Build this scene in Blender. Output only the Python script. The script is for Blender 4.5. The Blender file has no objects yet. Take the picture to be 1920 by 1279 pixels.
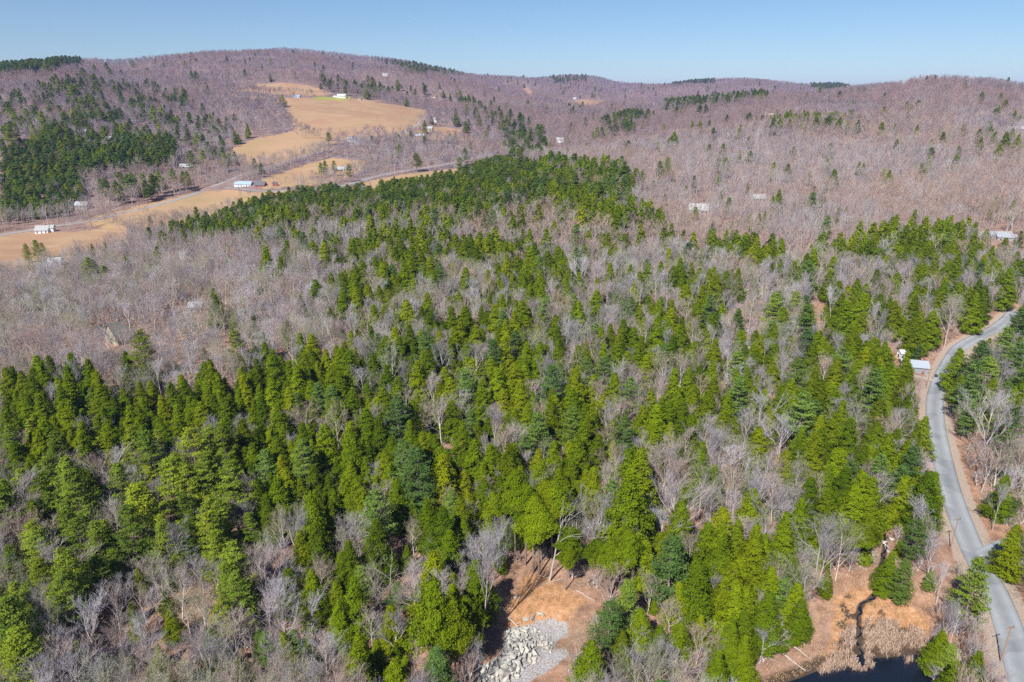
import bpy, math, random
import numpy as np
from mathutils import Vector, Matrix
for _c in (bpy.data.objects, bpy.data.meshes):
    for _o in list(_c): _c.remove(_o)
rng = np.random.default_rng(7)
random.seed(7)
S = bpy.context.scene
# ------------------------------------------------------------------ camera, sky, sun, exposure
CZ, PITCH, FPX = 118.0, math.radians(19.4), 1280.0
cd = bpy.data.cameras.new('camera'); cam = bpy.data.objects.new('camera', cd)
S.collection.objects.link(cam); S.camera = cam
cam.location = (0, 0, CZ); cam.rotation_euler = (math.pi/2 - PITCH, 0, 0)
cd.sensor_width = 36; cd.lens = 24; cd.clip_start = 1; cd.clip_end = 30000
SUN_EL, SUN_AZ = math.radians(46), math.radians(29)      # sun behind the camera, a little to its left
sdir = Vector((-math.sin(SUN_AZ)*math.cos(SUN_EL), -math.cos(SUN_AZ)*math.cos(SUN_EL), math.sin(SUN_EL)))
ld = bpy.data.lights.new('sun', 'SUN'); ld.energy = 5.0; ld.angle = math.radians(0.5); ld.color = (1.0, 0.955, 0.88)
sun = bpy.data.objects.new('sun', ld); S.collection.objects.link(sun)
sun.rotation_euler = sdir.to_track_quat('Z', 'Y').to_euler()
W = bpy.data.worlds.new('World'); S.world = W; W.use_nodes = True
wn = W.node_tree; bg = wn.nodes['Background']; sky = wn.nodes.new('ShaderNodeTexSky')
sky.sky_type = 'NISHITA'; sky.sun_disc = False; sky.sun_elevation = SUN_EL
sky.sun_rotation = math.atan2(sdir.x, sdir.y); sky.air_density = 1.0; sky.dust_density = 0.0; sky.ozone_density = 4.0; sky.altitude = 300
wn.links.new(sky.outputs[0], bg.inputs[0]); bg.inputs[1].default_value = 0.063
tint = wn.nodes.new('ShaderNodeMix'); tint.data_type = 'RGBA'; tint.blend_type = 'MULTIPLY'; tint.inputs[0].default_value = 1; tint.inputs[7].default_value = (.90, 1.02, 1.14, 1)
wn.links.new(sky.outputs[0], tint.inputs[6]); wn.links.new(tint.outputs[2], bg.inputs[0])
S.view_settings.view_transform = 'Standard'; S.view_settings.look = 'None'
S.view_settings.exposure = 0.56; S.view_settings.gamma = 1
S.cycles.max_bounces = 4; S.cycles.diffuse_bounces = 2; S.cycles.glossy_bounces = 2
S.cycles.transmission_bounces = 2; S.cycles.volume_bounces = 0; S.cycles.use_denoising = False
# ------------------------------------------------------------------ helpers
C = S.collection
def rat(y):      # drop per metre forward for a picture row (1920x1279 frame)
    dy = np.asarray(y, float) - 639.5
    return (dy*math.cos(PITCH) + FPX*math.sin(PITCH)) / (FPX*math.cos(PITCH) - dy*math.sin(PITCH))
def ray(px, py):
    dy = py - 639.5; f = FPX*math.cos(PITCH) - dy*math.sin(PITCH)
    return (px - 960.0)/f, (dy*math.cos(PITCH) + FPX*math.sin(PITCH))/f     # X per Y, drop per Y
def project(x, y, z):
    x = np.asarray(x, float); y = np.asarray(y, float); d = CZ - np.asarray(z, float)
    depth = y*math.cos(PITCH) + d*math.sin(PITCH); up = -y*math.sin(PITCH) + d*math.cos(PITCH)
    depth = np.maximum(depth, 1e-3)
    return 960 + FPX*x/depth, 639.5 + FPX*up/depth, depth
def inpoly(px, py, poly):
    px = np.asarray(px, float); py = np.asarray(py, float); r = np.zeros(px.shape, bool); n = len(poly)
    for i in range(n):
        x1, y1 = poly[i]; x2, y2 = poly[(i+1) % n]
        if y1 == y2: continue
        c = (y1 > py) != (y2 > py)
        r ^= c & (px < (x2-x1)*(py-y1)/(y2-y1) + x1)
    return r
def P(s): # "x,y x,y" -> polygon
    return [tuple(float(v) for v in q.split(',')) for q in s.split()]
def ordinal(n):
    one = 'first second third fourth fifth sixth seventh eighth ninth tenth eleventh twelfth thirteenth fourteenth fifteenth sixteenth seventeenth eighteenth nineteenth'.split()
    if n <= 19: return one[n-1]
    t = n//10; return ['twentieth', 'thirtieth', 'fortieth', 'fiftieth', 'sixtieth', 'seventieth'][t-2] if n % 10 == 0 else ['twenty', 'thirty', 'forty', 'fifty', 'sixty', 'seventy'][t-2]+'-'+one[n % 10-1]
# ------------------------------------------------------------------ the lie of the land
COLS = {
 -1.4: [(20,-4),(115,-2),(200,3),(300,16),(370,15),(447,10),(600,10),(760,40),(900,80),(1500,150),(4000,120),(12000,100)],
 -.7: [(20,-4),(115,-2),(200,3),(266,10),(309,17),(370,15),(447,10),(560,10),(600,10),(680,13),(850,69),(1100,110),(1500,165),(2000,150),(3000,120),(12000,100)],
 -.5: [(20,-5),(115,-3),(200,2),(260,8),(330,13),(400,14),(480,12),(560,11),(650,18),(750,22),(900,47),(1150,80),(1400,108),(1900,160),(2400,222),(3000,190),(12000,100)],
 -.3: [(20,-5),(115,-4),(200,2),(260,7),(330,12),(400,17),(480,19),(590,24),(660,19),(720,23),(800,28),(900,34),(1050,62),(1120,70),(1350,117),(1550,149),(2200,230),(3200,313),(4500,250),(12000,100)],
 -.1: [(20,-5),(115,-4),(200,3),(300,10),(400,17),(500,25),(600,33),(700,36),(800,32),(950,36),(1100,55),(1300,85),(1500,100),(1650,92),(1900,143),(2300,172),(2600,165),(3000,240),(4500,150),(12000,80)],
 .0: [(20,-4),(115,-4),(200,3),(300,10),(400,18),(500,26),(600,34),(700,39),(850,42),(1000,36),(1200,50),(1500,100),(1700,95),(2200,130),(2600,125),(3200,190),(4000,224),(5000,150),(12000,80)],
 .1: [(20,-4),(115,-4),(140,-2),(200,3),(300,10),(400,18),(500,26),(600,32),(700,40),(850,50),(960,38),(1150,45),(1400,75),(1600,85),(1800,80),(2200,109),(2600,102),(3000,150),(4000,222),(5000,150),(12000,80)],
 .3: [(20,-3),(115,-3),(200,2),(300,9),(400,16),(500,24),(620,32),(850,56),(1000,76),(1150,62),(1350,85),(1550,115),(1900,85),(2600,95),(3200,150),(4500,215),(6000,150),(12000,80)],
 .5: [(20,-4),(115,-4),(200,1),(300,8),(400,18),(480,25),(700,37),(850,58),(1000,86),(1100,80),(1250,109),(1500,135),(1900,110),(3500,150),(4800,200),(6000,160),(12000,80)],
 .7: [(20,0),(115,0),(200,1),(245,3),(310,3.5),(345,8),(400,15),(500,25),(800,55),(950,84),(1350,141),(1700,125),(12000,100)],
 1.4: [(20,0),(115,0),(200,1),(310,4),(400,15),(500,25),(800,55),(950,84),(1350,141),(1700,125),(12000,100)],
}
SKYLINE = [(-400,140),(0,128),(60,122),(150,112),(200,112),(230,115),(330,105),(420,97),(550,92),(620,98),(700,108),(740,110),(800,124),(870,138),(960,145),(1000,147),(1060,142),(1110,143),(1160,156),(1240,160),(1290,152),(1380,147),(1440,150),(1500,158),(1560,156),(1610,165),(1632,163),(1658,152),(1690,146),(1760,147),(1850,152),(1920,163),(2300,175)]
NS, NL = 420, 620
sA = np.linspace(-1.4, 1.4, NS); lA = np.linspace(math.log(20), math.log(12000), NL)
HT = np.zeros((NS, NL)); ks = sorted(COLS)
colz = np.array([np.interp(lA, [math.log(p[0]) for p in COLS[k]], [p[1] for p in COLS[k]]) for k in ks])
def smooth(a, n, axis):
    k = np.hanning(n+2)[1:-1]; k /= k.sum()
    p = np.pad(a, [(n//2, n//2) if i == axis else (0, 0) for i in range(2)], mode='edge')
    return np.apply_along_axis(lambda v: np.convolve(v, k, 'valid'), axis, p)
for j in range(NL):
    HT[:, j] = np.interp(sA, ks, colz[:, j])
HT = smooth(smooth(HT, 21, 0), 11, 1)
YA = np.exp(lA); far = YA > 1150; dz = np.zeros((NS, 1)); ystar = np.zeros(NS)
def value_noise(x, y, seed):
    xi = np.floor(x).astype(int); yi = np.floor(y).astype(int); fx = x-xi; fy = y-yi
    fx = fx*fx*(3-2*fx); fy = fy*fy*(3-2*fy)
    def h(a, b):
        n = (a*374761393 + b*668265263 + seed*1442695041) & 0xffffffff
        n = ((n ^ (n >> 13))*1274126177) & 0xffffffff
        return ((n ^ (n >> 16)) & 0xffff)/65535.0
    return (h(xi, yi)*(1-fx)+h(xi+1, yi)*fx)*(1-fy) + (h(xi, yi+1)*(1-fx)+h(xi+1, yi+1)*fx)*fy
SX = sA[:, None]*YA[None, :]; SY = np.repeat(YA[None, :], NS, 0)
bumps = (value_noise(SX/260, SY/260, 1)-.5)*np.clip(SY/90-7, 0, 22) + (value_noise(SX/90, SY/90, 2)-.5)*np.clip(SY/160, .5, 9)+(value_noise(SX/170+.35*SY/170, SY/420, 8)-.5)*np.clip(SY/60-16, 0, 34)+(value_noise(SX/22, SY/22, 3)-.5)*1.2
HT = HT + bumps
for i in range(NS):
    px = 960 + sA[i]*1357; ty = np.interp(px, [p[0] for p in SKYLINE], [p[1] for p in SKYLINE])
    t = -float(rat(ty)); r = (HT[i] + 11 - CZ)/YA; r[~far] = -9; j = int(np.argmax(r))
    ystar[i] = lA[j]; dz[i, 0] = t*YA[j] + CZ - 11 - HT[i, j]
dz = smooth(dz, 5, 0); ystar = smooth(ystar[:, None], 25, 0)
HT = HT + dz*np.exp(-((lA[None, :] - ystar)/.33)**2)
LX0, LX1, DS, DL = sA[0], lA[0], sA[1]-sA[0], lA[1]-lA[0]
MODS = []        # local levelling: functions (x, y, z) -> z
def base_height(x, y):
    x = np.asarray(x, float); y = np.maximum(np.asarray(y, float), 20.5)
    s = np.clip((x/y - LX0)/DS, 0, NS-1.001); l = np.clip((np.log(y) - LX1)/DL, 0, NL-1.001)
    i = s.astype(int); j = l.astype(int); a = s-i; b = l-j
    return (HT[i, j]*(1-a)+HT[i+1, j]*a)*(1-b) + (HT[i, j+1]*(1-a)+HT[i+1, j+1]*a)*b
def height(x, y):
    z = base_height(x, y)
    for f in MODS: z = f(np.asarray(x, float), np.asarray(y, float), z)
    return z
TT = np.exp(np.linspace(math.log(60), math.log(9000), 2600))
def hit(px, py, h=0.0, hk=None):
    """ground point seen at a picture position (h: height above ground; hk: height that grows with distance)"""
    sx, d = ray(px, py); g = height(sx*TT, TT); dep = TT*(math.cos(PITCH)+d*math.sin(PITCH))
    H = np.clip(hk*dep, 4.5, 29) if hk is not None else h
    v = CZ - d*TT - g - H; k = int(np.argmax(v <= 0)) if (v <= 0).any() else len(TT)-1
    if k > 0 and v[k-1] > 0 >= v[k]:
        f = v[k-1]/(v[k-1]-v[k]); t = TT[k-1] + f*(TT[k]-TT[k-1])
    else: t = TT[k]
    hh = float(np.clip(hk*t*(math.cos(PITCH)+d*math.sin(PITCH)), 4.5, 29)) if hk is not None else h
    return sx*t, t, hh, t*(math.cos(PITCH)+d*math.sin(PITCH))
def polydist(x, y, pts):     # distance to a polyline and height along it
    x = np.asarray(x, float); y = np.asarray(y, float)
    best = np.full(x.shape, 1e9); zz = np.zeros(x.shape)
    for (x1, y1, z1), (x2, y2, z2) in zip(pts[:-1], pts[1:]):
        dx, dy = x2-x1, y2-y1; t = np.clip(((x-x1)*dx+(y-y1)*dy)/(dx*dx+dy*dy+1e-9), 0, 1)
        d = np.hypot(x-x1-t*dx, y-y1-t*dy); m = d < best
        best = np.where(m, d, best); zz = np.where(m, z1+t*(z2-z1), zz)
    return best, zz
def path_from_pixels(pts, n=6, zfix=None):
    q = []
    for p in pts:
        X, Y, _, _ = hit(p[0], p[1]); q.append((X, Y))
    q = np.array(q); out = []
    for i in range(len(q)-1):     # Catmull-Rom
        p0 = q[max(i-1, 0)]; p1 = q[i]; p2 = q[i+1]; p3 = q[min(i+2, len(q)-1)]
        for k in range(n):
            t = k/n; out.append(.5*((2*p1)+(-p0+p2)*t+(2*p0-5*p1+4*p2-p3)*t*t+(-p0+3*p1-3*p2+p3)*t**3))
    out.append(q[-1]); out = np.array(out); z = base_height(out[:, 0], out[:, 1])
    z = np.convolve(np.pad(z, 4, mode='edge'), np.ones(9)/9, 'valid')
    return [(a, b, c) for (a, b), c in zip(out, z)]
def smst(d, a, b): t = np.clip((d-a)/(b-a), 0, 1); return t*t*(3-2*t)
ROAD_PX = [(1922,1279),(1903,1215),(1891,1172),(1876,1132),(1854,1085),(1832,1047),(1816,1010),(1796,960),(1780,911),(1765,850),(1754,790),(1753,745),(1766,705),(1784,672),(1802,648),(1845,626),(1880,608),(1905,580)]
NEARROAD = np.array(path_from_pixels(ROAD_PX))
for _ in range(3): NEARROAD[2:-2, :2] = (NEARROAD[:-4, :2]+NEARROAD[1:-3, :2]*2+NEARROAD[2:-2, :2]*2+NEARROAD[3:-1, :2]*2+NEARROAD[4:, :2])/8
NEARROAD = [tuple(v) for v in NEARROAD]
p0 = np.array(NEARROAD[0]); p1 = np.array(NEARROAD[3]); dd_ = (p0-p1)*[1, 1, 0]; NEARROAD = [tuple(p0+dd_*8), tuple(p0+dd_*4)] + NEARROAD
def lvl_road(pts, w0, w1):
    bx0, bx1 = min(p[0] for p in pts)-w1, max(p[0] for p in pts)+w1
    by0, by1 = min(p[1] for p in pts)-w1, max(p[1] for p in pts)+w1
    def f(x, y, z):
        m = (x > bx0) & (x < bx1) & (y > by0) & (y < by1)
        if not np.any(m): return z
        if z.ndim == 0:
            d, zz = polydist(x, y, pts); k = 1-smst(d, w0, w1); return z*(1-k)+(zz-.25)*k
        z = z.copy(); d, zz = polydist(x[m], y[m], pts); k = 1-smst(d, w0, w1)
        z[m] = z[m]*(1-k)+(zz-.25)*k; return z
    return f
MODS.append(lvl_road(NEARROAD, 4.5, 14))
DRIVE1 = path_from_pixels([(1842,1040),(1868,1028),(1900,1015),(1950,1005)])
DRIVE2 = path_from_pixels([(1752,714),(1735,710),(1712,706),(1690,702)])
for d_ in (DRIVE1, DRIVE2): MODS.append(lvl_road(d_, 2.2, 6))
FARROAD = path_from_pixels([(960,280),(900,293),(860,303),(800,314),(740,323),(690,335),(655,345),(620,352),(560,356),(500,358),(455,354),(400,352),(340,372),(280,388),(220,402),(170,414),(100,424),(40,434),(-40,446)])
UPROAD = path_from_pixels([(395,352),(430,337),(470,322),(520,308),(580,290),(640,275),(690,266),(730,258),(760,247),(785,232),(800,215),(815,208)])
MODS.append(lvl_road(FARROAD, 6, 22)); MODS.append(lvl_road(UPROAD, 5, 18))
# pond basin
POND_Z = -6.2
pond_c = [hit(1640,1275)[:2], hit(1600,1262)[:2], hit(1700,1262)[:2], hit(1560,1290)[:2]]
POND_OUT = P('1300,1400 1420,1300 1500,1272 1560,1248 1620,1236 1680,1232 1738,1226 1748,1290 1760,1400')
POND_W = []
for p in POND_OUT:
    sx, d = ray(*p); t = (CZ-POND_Z)/d; POND_W.append((sx*t, t))
def ring(pts): return [(a, b, 0.0) for a, b in pts] + [(pts[0][0], pts[0][1], 0.0)]
def pond_mod(x, y, z):
    d, _ = polydist(x, y, ring(POND_W)); ins = inpoly(x, y, POND_W); sd = np.where(ins, -d, d)
    k = 1-smst(sd, -1.0, 22); bank = POND_Z + np.clip(sd, -1.4, 3)*.22 + .1
    return z*(1-k) + np.minimum(z, bank)*k
MODS.append(pond_mod)
# the pit in the clearing
pit = hit(1010,1175)[:2]
def pit_mod(x, y, z):
    d = np.hypot((x-pit[0])/12, (y-pit[1])/8); return z - 1.6*(1-smst(d, .3, 1.0))
MODS.append(pit_mod)
STREAM = path_from_pixels([(1656,1002),(1660,1020),(1655,1050),(1648,1075),(1650,1095),(1636,1118),(1617,1130),(1610,1150),(1612,1175),(1610,1200),(1612,1225),(1615,1250)], 5)
def stream_mod(x, y, z):
    m = (x > 40) & (x < 110) & (y > 100) & (y < 200)
    if not np.any(m): return z
    d, _ = polydist(x, y, STREAM); return np.where(m, z - .45*(1-smst(d, .3, 1.6)), z)
MODS.append(stream_mod); MODS.append(lvl_road(NEARROAD, 4.5, 9))
# ------------------------------------------------------------------ materials
def mat(name, build, rough=.9, spec=.2):
    m = bpy.data.materials.new(name); m.use_nodes = True; n = m.node_tree.nodes; l = m.node_tree.links
    b = n['Principled BSDF']; b.inputs['Roughness'].default_value = rough; b.inputs['Specular IOR Level'].default_value = spec
    build(n, l, b); return m
def rampnode(n, l, src, stops):
    r = n.new('ShaderNodeValToRGB'); e = r.color_ramp.elements
    while len(e) > 1: e.remove(e[-1])
    e[0].position = stops[0][0]; e[0].color = (*stops[0][1], 1)
    for p, c in stops[1:]:
        q = e.new(p); q.color = (*c, 1)
    l.new(src, r.inputs[0]); return r.outputs[0]
def noise(n, l, scale, detail=4, rough=.55, vec=None, dist=0):
    t = n.new('ShaderNodeTexNoise'); t.inputs['Scale'].default_value = scale; t.inputs['Detail'].default_value = detail
    t.inputs['Roughness'].default_value = rough; t.inputs['Distortion'].default_value = dist
    if vec is None: vec = n.new('ShaderNodeTexCoord').outputs['Object']
    l.new(vec, t.inputs['Vector']); return t.outputs['Fac']
def mixc(n, l, fac, a, b, mode='MIX'):
    m = n.new('ShaderNodeMix'); m.data_type = 'RGBA'; m.blend_type = mode
    for sock, v in ((m.inputs[0], fac), (m.inputs[6], a), (m.inputs[7], b)):
        if isinstance(v, (int, float)): sock.default_value = v
        elif isinstance(v, tuple): sock.default_value = (*v, 1)
        else: l.new(v, sock)
    return m.outputs[2]
def attr(n, name):
    a = n.new('ShaderNodeAttribute'); a.attribute_name = name; return a.outputs['Fac']
def foliage(name, dark, light, alt, trans=.10):
    def b(n, l, bs):
        oi = n.new('ShaderNodeObjectInfo')
        c = rampnode(n, l, attr(n, 'tone'), [(0, dark), (1, light)])
        k = rampnode(n, l, oi.outputs['Random'], [(0, (0, 0, 0)), (.55, (.25,)*3), (1, (1, 1, 1))])
        c = mixc(n, l, k, c, mixc(n, l, attr(n, 'tone'), tuple(v*.7 for v in alt), alt))
        # dry or younger trees: brightness differs from tree to tree
        w = n.new('ShaderNodeMath'); w.operation = 'MULTIPLY'; w.inputs[1].default_value = 7.31; l.new(oi.outputs['Random'], w.inputs[0])
        f = n.new('ShaderNodeMath'); f.operation = 'FRACT'; l.new(w.outputs[0], f.inputs[0])
        c = mixc(n, l, 1.0, c, rampnode(n, l, f.outputs[0], [(0, (.52, .58, .62)), (.35, (.80, .84, .86)), (.7, (1.0, 1.0, .95)), (1, (1.25, 1.2, 1.0))]), 'MULTIPLY')
        l.new(c, bs.inputs['Base Color'])
        t = n.new('ShaderNodeBsdfTranslucent'); l.new(c, t.inputs['Color'])
        mx = n.new('ShaderNodeMixShader'); mx.inputs[0].default_value = trans
        l.new(bs.outputs[0], mx.inputs[1]); l.new(t.outputs[0], mx.inputs[2]); l.new(mx.outputs[0], n['Material Output'].inputs[0])
    return mat(name, b, .8, .04)
M = {}
M['hemlock'] = foliage('hemlock_needles', (.075, .12, .003), (.175, .25, .005), (.225, .265, .005))
M['pine'] = foliage('pine_needles', (.06, .12, .03), (.15, .245, .055), (.20, .28, .035))
M['farpine'] = foliage('dark_needles', (.055, .11, .02), (.125, .20, .025), (.18, .22, .015))
def bark(name, a, b_, tw=False):
    def b(n, l, bs):
        oi = n.new('ShaderNodeObjectInfo')
        c = mixc(n, l, noise(n, l, 2.2 if not tw else .6), a, b_)
        c = mixc(n, l, 1.0, c, rampnode(n, l, oi.outputs['Random'], [(0, (.72, .70, .72)), (.35, (.95, .93, .95)), (.6, (1.12, .98, .90)), (.85, (1.12, 1.12, 1.15)), (1, (1.35, 1.34, 1.33))]), 'MULTIPLY')
        l.new(c, bs.inputs['Base Color'])
    return mat(name, b, .9, .1)
M['bark'] = bark('conifer_bark', (.17, .13, .105), (.29, .24, .21))
M['greybark'] = bark('grey_bark', (.40, .36, .345), (.64, .60, .57))
M['twig'] = bark('twigs', (.34, .315, .33), (.54, .51, .525), True)
M['midtwig'] = bark('grey_twigs', (.31, .28, .272), (.49, .45, .44), True); M['midwarm'] = bark('russet_twigs', (.33, .245, .20), (.48, .375, .315), True)
M['pineyellow'] = foliage('young_pine_needles', (.08, .13, .015), (.22, .30, .03), (.27, .32, .02))
M['fartwig'] = bark('hazed_far_twigs', (.21, .175, .19), (.36, .31, .325), True); M['fartwigwarm'] = bark('far_brown_twigs', (.25, .19, .18), (.38, .29, .27), True)  # far twigs darkened and purpled: distance haze put into the colour
M['twigwarm'] = bark('brown_twigs', (.37, .295, .265), (.51, .43, .40), True)
M['twigmoss'] = bark('lichen_twigs', (.31, .32, .22), (.44, .44, .33), True)
M['deadwood'] = mat('dead_wood', lambda n, l, b: l.new(mixc(n, l, noise(n, l, 3), (.36, .32, .29), (.58, .54, .50)), b.inputs['Base Color']))
def flat(name, col, rough=.8, var=.25, sc=1.2, spec=.2):
    def b(n, l, bs):
        l.new(mixc(n, l, noise(n, l, sc), tuple(v*(1-var) for v in col), tuple(min(1, v*(1+var)) for v in col)), bs.inputs['Base Color'])
    return mat(name, b, rough, spec)
# ------------------------------------------------------------------ mesh builders
def mesh_from(name, V, F4, mats, midx=None, tone=None, smooth_=False):
    """V (n,3), F4 (m,4) quads"""
    me = bpy.data.meshes.new(name); V = np.asarray(V, np.float32); F4 = np.asarray(F4, np.int32)
    me.vertices.add(len(V)); me.vertices.foreach_set('co', V.ravel())
    me.loops.add(F4.size); me.loops.foreach_set('vertex_index', F4.ravel())
    me.polygons.add(len(F4)); me.polygons.foreach_set('loop_start', np.arange(0, F4.size, 4, dtype=np.int32))
    if midx is not None: me.polygons.foreach_set('material_index', np.asarray(midx, np.int32))
    for m in mats: me.materials.append(m)
    me.update(calc_edges=True)
    if smooth_: me.polygons.foreach_set('use_smooth', np.ones(len(F4), bool))
    if tone is not None:
        a = me.attributes.new('tone', 'FLOAT', 'FACE'); a.data.foreach_set('value', np.asarray(tone, np.float32))
    return me
def nrm(v): return v/np.maximum(np.linalg.norm(v, axis=-1, keepdims=True), 1e-9)
def tubes(segs, sides):
    """segs: (n,8) x0 y0 z0 x1 y1 z1 r0 r1 -> verts, quads"""
    s = np.asarray(segs, float); n = len(s)
    if n == 0: return np.zeros((0, 3)), np.zeros((0, 4), int)
    a, b = s[:, :3], s[:, 3:6]; d = nrm(b-a); ref = np.where(np.abs(d[:, 2:3]) > .9, [[1., 0, 0]], [[0, 0, 1.]])
    u = nrm(np.cross(d, ref)); v = np.cross(d, u); ang = np.arange(sides)*2*math.pi/sides
    ring_ = u[:, None, :]*np.cos(ang)[None, :, None] + v[:, None, :]*np.sin(ang)[None, :, None]
    V = np.concatenate([a[:, None, :]+ring_*s[:, 6][:, None, None], b[:, None, :]+ring_*s[:, 7][:, None, None]], 1).reshape(-1, 3)
    k = np.arange(sides); k2 = (k+1) % sides; q = np.stack([k, k2, k2+sides, k+sides], 1)
    F = (q[None] + (np.arange(n)*2*sides)[:, None, None]).reshape(-1, 4)
    return V, F
def kites(cen, nor, length, width, rg, lie=None):
    """leaf sprays: one kite-shaped face at each centre"""
    n = len(cen); nor = nrm(nor); r = nrm(rg.normal(size=(n, 3))) if lie is None else lie
    t = nrm(np.cross(nor, r)); b = np.cross(nor, t)
    L = np.broadcast_to(length, (n,))[:, None]; Wd = np.broadcast_to(width, (n,))[:, None]
    V = np.stack([cen - b*L*.5, cen + t*Wd*.5 + b*L*.1, cen + b*L*.5, cen - t*Wd*.5 + b*L*.1], 1).reshape(-1, 3)
    return V, np.arange(n*4).reshape(-1, 4)
def merge(parts):
    Vs, Fs, ix, k = [], [], [], 0
    for i, (v, f) in enumerate(parts):
        Vs.append(v); Fs.append(f+k); ix.append(np.full(len(f), i)); k += len(v)
    return np.concatenate(Vs), np.concatenate(Fs), np.concatenate(ix)
def trunk_segs(H, r0, rg, lean=.02, n=7, top=1.0):
    p = np.zeros(3); out = []; drift = rg.normal(size=2)*lean
    for i in range(n):
        q = p + np.array([drift[0]*H/n+rg.normal()*.06, drift[1]*H/n+rg.normal()*.06, H*top/n])
        out.append([*p, *q, r0*(1-i/n)**.8+.03, r0*(1-(i+1)/n)**.8+.03]); p = q
    return out
# a hemlock: broad cone of drooping feathery sprays in lumps; unit height 20, radius 5
def hemlock_mesh(seed, dens=1.0, leaf=1.0, base=.08, R=5.2, H=20.0, prof=.72, lump=1.0):
    rg = np.random.default_rng(seed); nb = int(150*dens**.5); cl, tones, out = [], [], []; segs = trunk_segs(H*.97, .28, rg)
    ph = rg.uniform(0, 6.28, 4)
    for i in range(nb):
        t = (i+rg.uniform(0, 1))/nb; t = t**1.12; az = i*2.399963 + rg.normal()*.35
        env = R*min(1, 1.22*(1-t)**prof)*(.72+.28*min(1, t/.12)) + .25
        env *= 1 + lump*(.14*math.sin(2*az+ph[0]+6*t)+.10*math.sin(5*az+ph[1]-11*t))
        L = env*rg.uniform(.74, 1.16); z0 = H*(base+(1-base)*t)*.985; btone = rg.uniform(0, 1)
        nf = max(2, int(L*1.05)+1); dirv = np.array([math.cos(az), math.sin(az), 0])
        if t < .9: segs.append([0, 0, z0, *(dirv*L*.7+[0, 0, z0+L*.04]), .05, .015])
        for k in range(nf):
            f = .28 + .76*(k+.5)/nf; side = np.array([-dirv[1], dirv[0], 0])
            for sgn in ((0,) if f < .45 else (-1, 1) if f < .85 else (0, -1, 1)):
                if rg.uniform() < .12: continue
                c = dirv*L*f + side*sgn*L*.20*rg.uniform(.5, 1.1) + np.array([0, 0, z0 + L*(.10*f-.20*f*f)+rg.normal()*.12])
                cl.append(c); out.append(dirv*1.0+np.array([0, 0, .95])); tones.append(.55*btone+.45*rg.uniform())
    cl = np.array(cl); out = np.array(out); tones = np.array(tones); m = max(3, int((17 if dens >= 1 else 9)*dens)); n = len(cl)*m; leaf *= .72 if dens >= 1 else 1
    off = rg.normal(size=(n, 3))*np.array([.34, .34, .22])*(.95 if dens > .6 else 1.15)
    cen = np.repeat(cl, m, 0)+off; nor = np.repeat(nrm(out), m, 0)*1.1 + nrm(rg.normal(size=(n, 3)))*.75
    V, F = kites(cen, nor, rg.uniform(.42, .74, n)*leaf, rg.uniform(.26, .44, n)*leaf, rg)
    tn = np.clip(np.repeat(tones, m)*.7 + rg.uniform(0, .4, n), 0, 1)
    tv, tf = tubes(segs, 6)
    return (tv, tf), (V, F), tn
# a white pine: separate whorls of long plates with gaps between them; height 24, radius 6
def pine_mesh(seed, dens=1.0, leaf=1.0, base=.2, R=6.0, H=24.0):
    rg = np.random.default_rng(seed); cl, out, tones = [], [], []; segs = trunk_segs(H*.97, .34, rg)
    z = H*base; ph = rg.uniform(0, 6.28)
    while z < H*.985:
        t = (z/H-base)/(1-base); env = R*(1-t**1.5)**.8*(.70+.3*min(1, t/.25))+.45
        nbr = rg.integers(4, 7)
        for j in range(nbr):
            if rg.uniform() < .10: continue
            az = ph + j*6.283/nbr+rg.normal()*.22; dirv = np.array([math.cos(az), math.sin(az), 0]); side = np.array([-dirv[1], dirv[0], 0])
            L = env*rg.uniform(.62, 1.14); zb = z+rg.normal()*.2; rise = rg.uniform(.06, .22)+.25*t; bt = rg.uniform()
            segs.append([0, 0, zb, *(dirv*L*.5+[0, 0, zb+L*.5*rise*.6]), .075, .045]); segs.append([*(dirv*L*.5+[0, 0, zb+L*.5*rise*.6]), *(dirv*L*.95+[0, 0, zb+L*rise]), .045, .015])
            for k in range(max(2, int(L*1.05))):
                f = .36+.68*(k+.5)/max(2, int(L*1.05)); spread = L*.26*(1.1-abs(f-.7))
                for sgn in (-1, 0, 1):
                    if rg.uniform() < .16: continue
                    cl.append(dirv*L*f+side*sgn*spread*rg.uniform(.6, 1.1)+np.array([0, 0, zb+L*f*f*rise+.15]))
                    out.append(dirv*.5+np.array([0, 0, 1.0])); tones.append(.6*bt+.4*rg.uniform())
        z += rg.uniform(.85, 1.35)*(1.15-.5*t); ph += rg.uniform(.5, 1.5)
    cl = np.array(cl); out = np.array(out); tones = np.array(tones); m = max(3, int(9*dens)); n = len(cl)*m
    cen = np.repeat(cl, m, 0)+rg.normal(size=(n, 3))*np.array([.38, .38, .13])
    nor = np.repeat(nrm(out), m, 0)+nrm(rg.normal(size=(n, 3)))*.8
    V, F = kites(cen, nor, rg.uniform(.5, .85, n)*leaf, rg.uniform(.16, .30, n)*leaf, rg)
    tn = np.clip(np.repeat(tones, m)*.7+rg.uniform(0, .4, n), 0, 1); tv, tf = tubes(segs, 6)
    return (tv, tf), (V, F), tn
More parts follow.
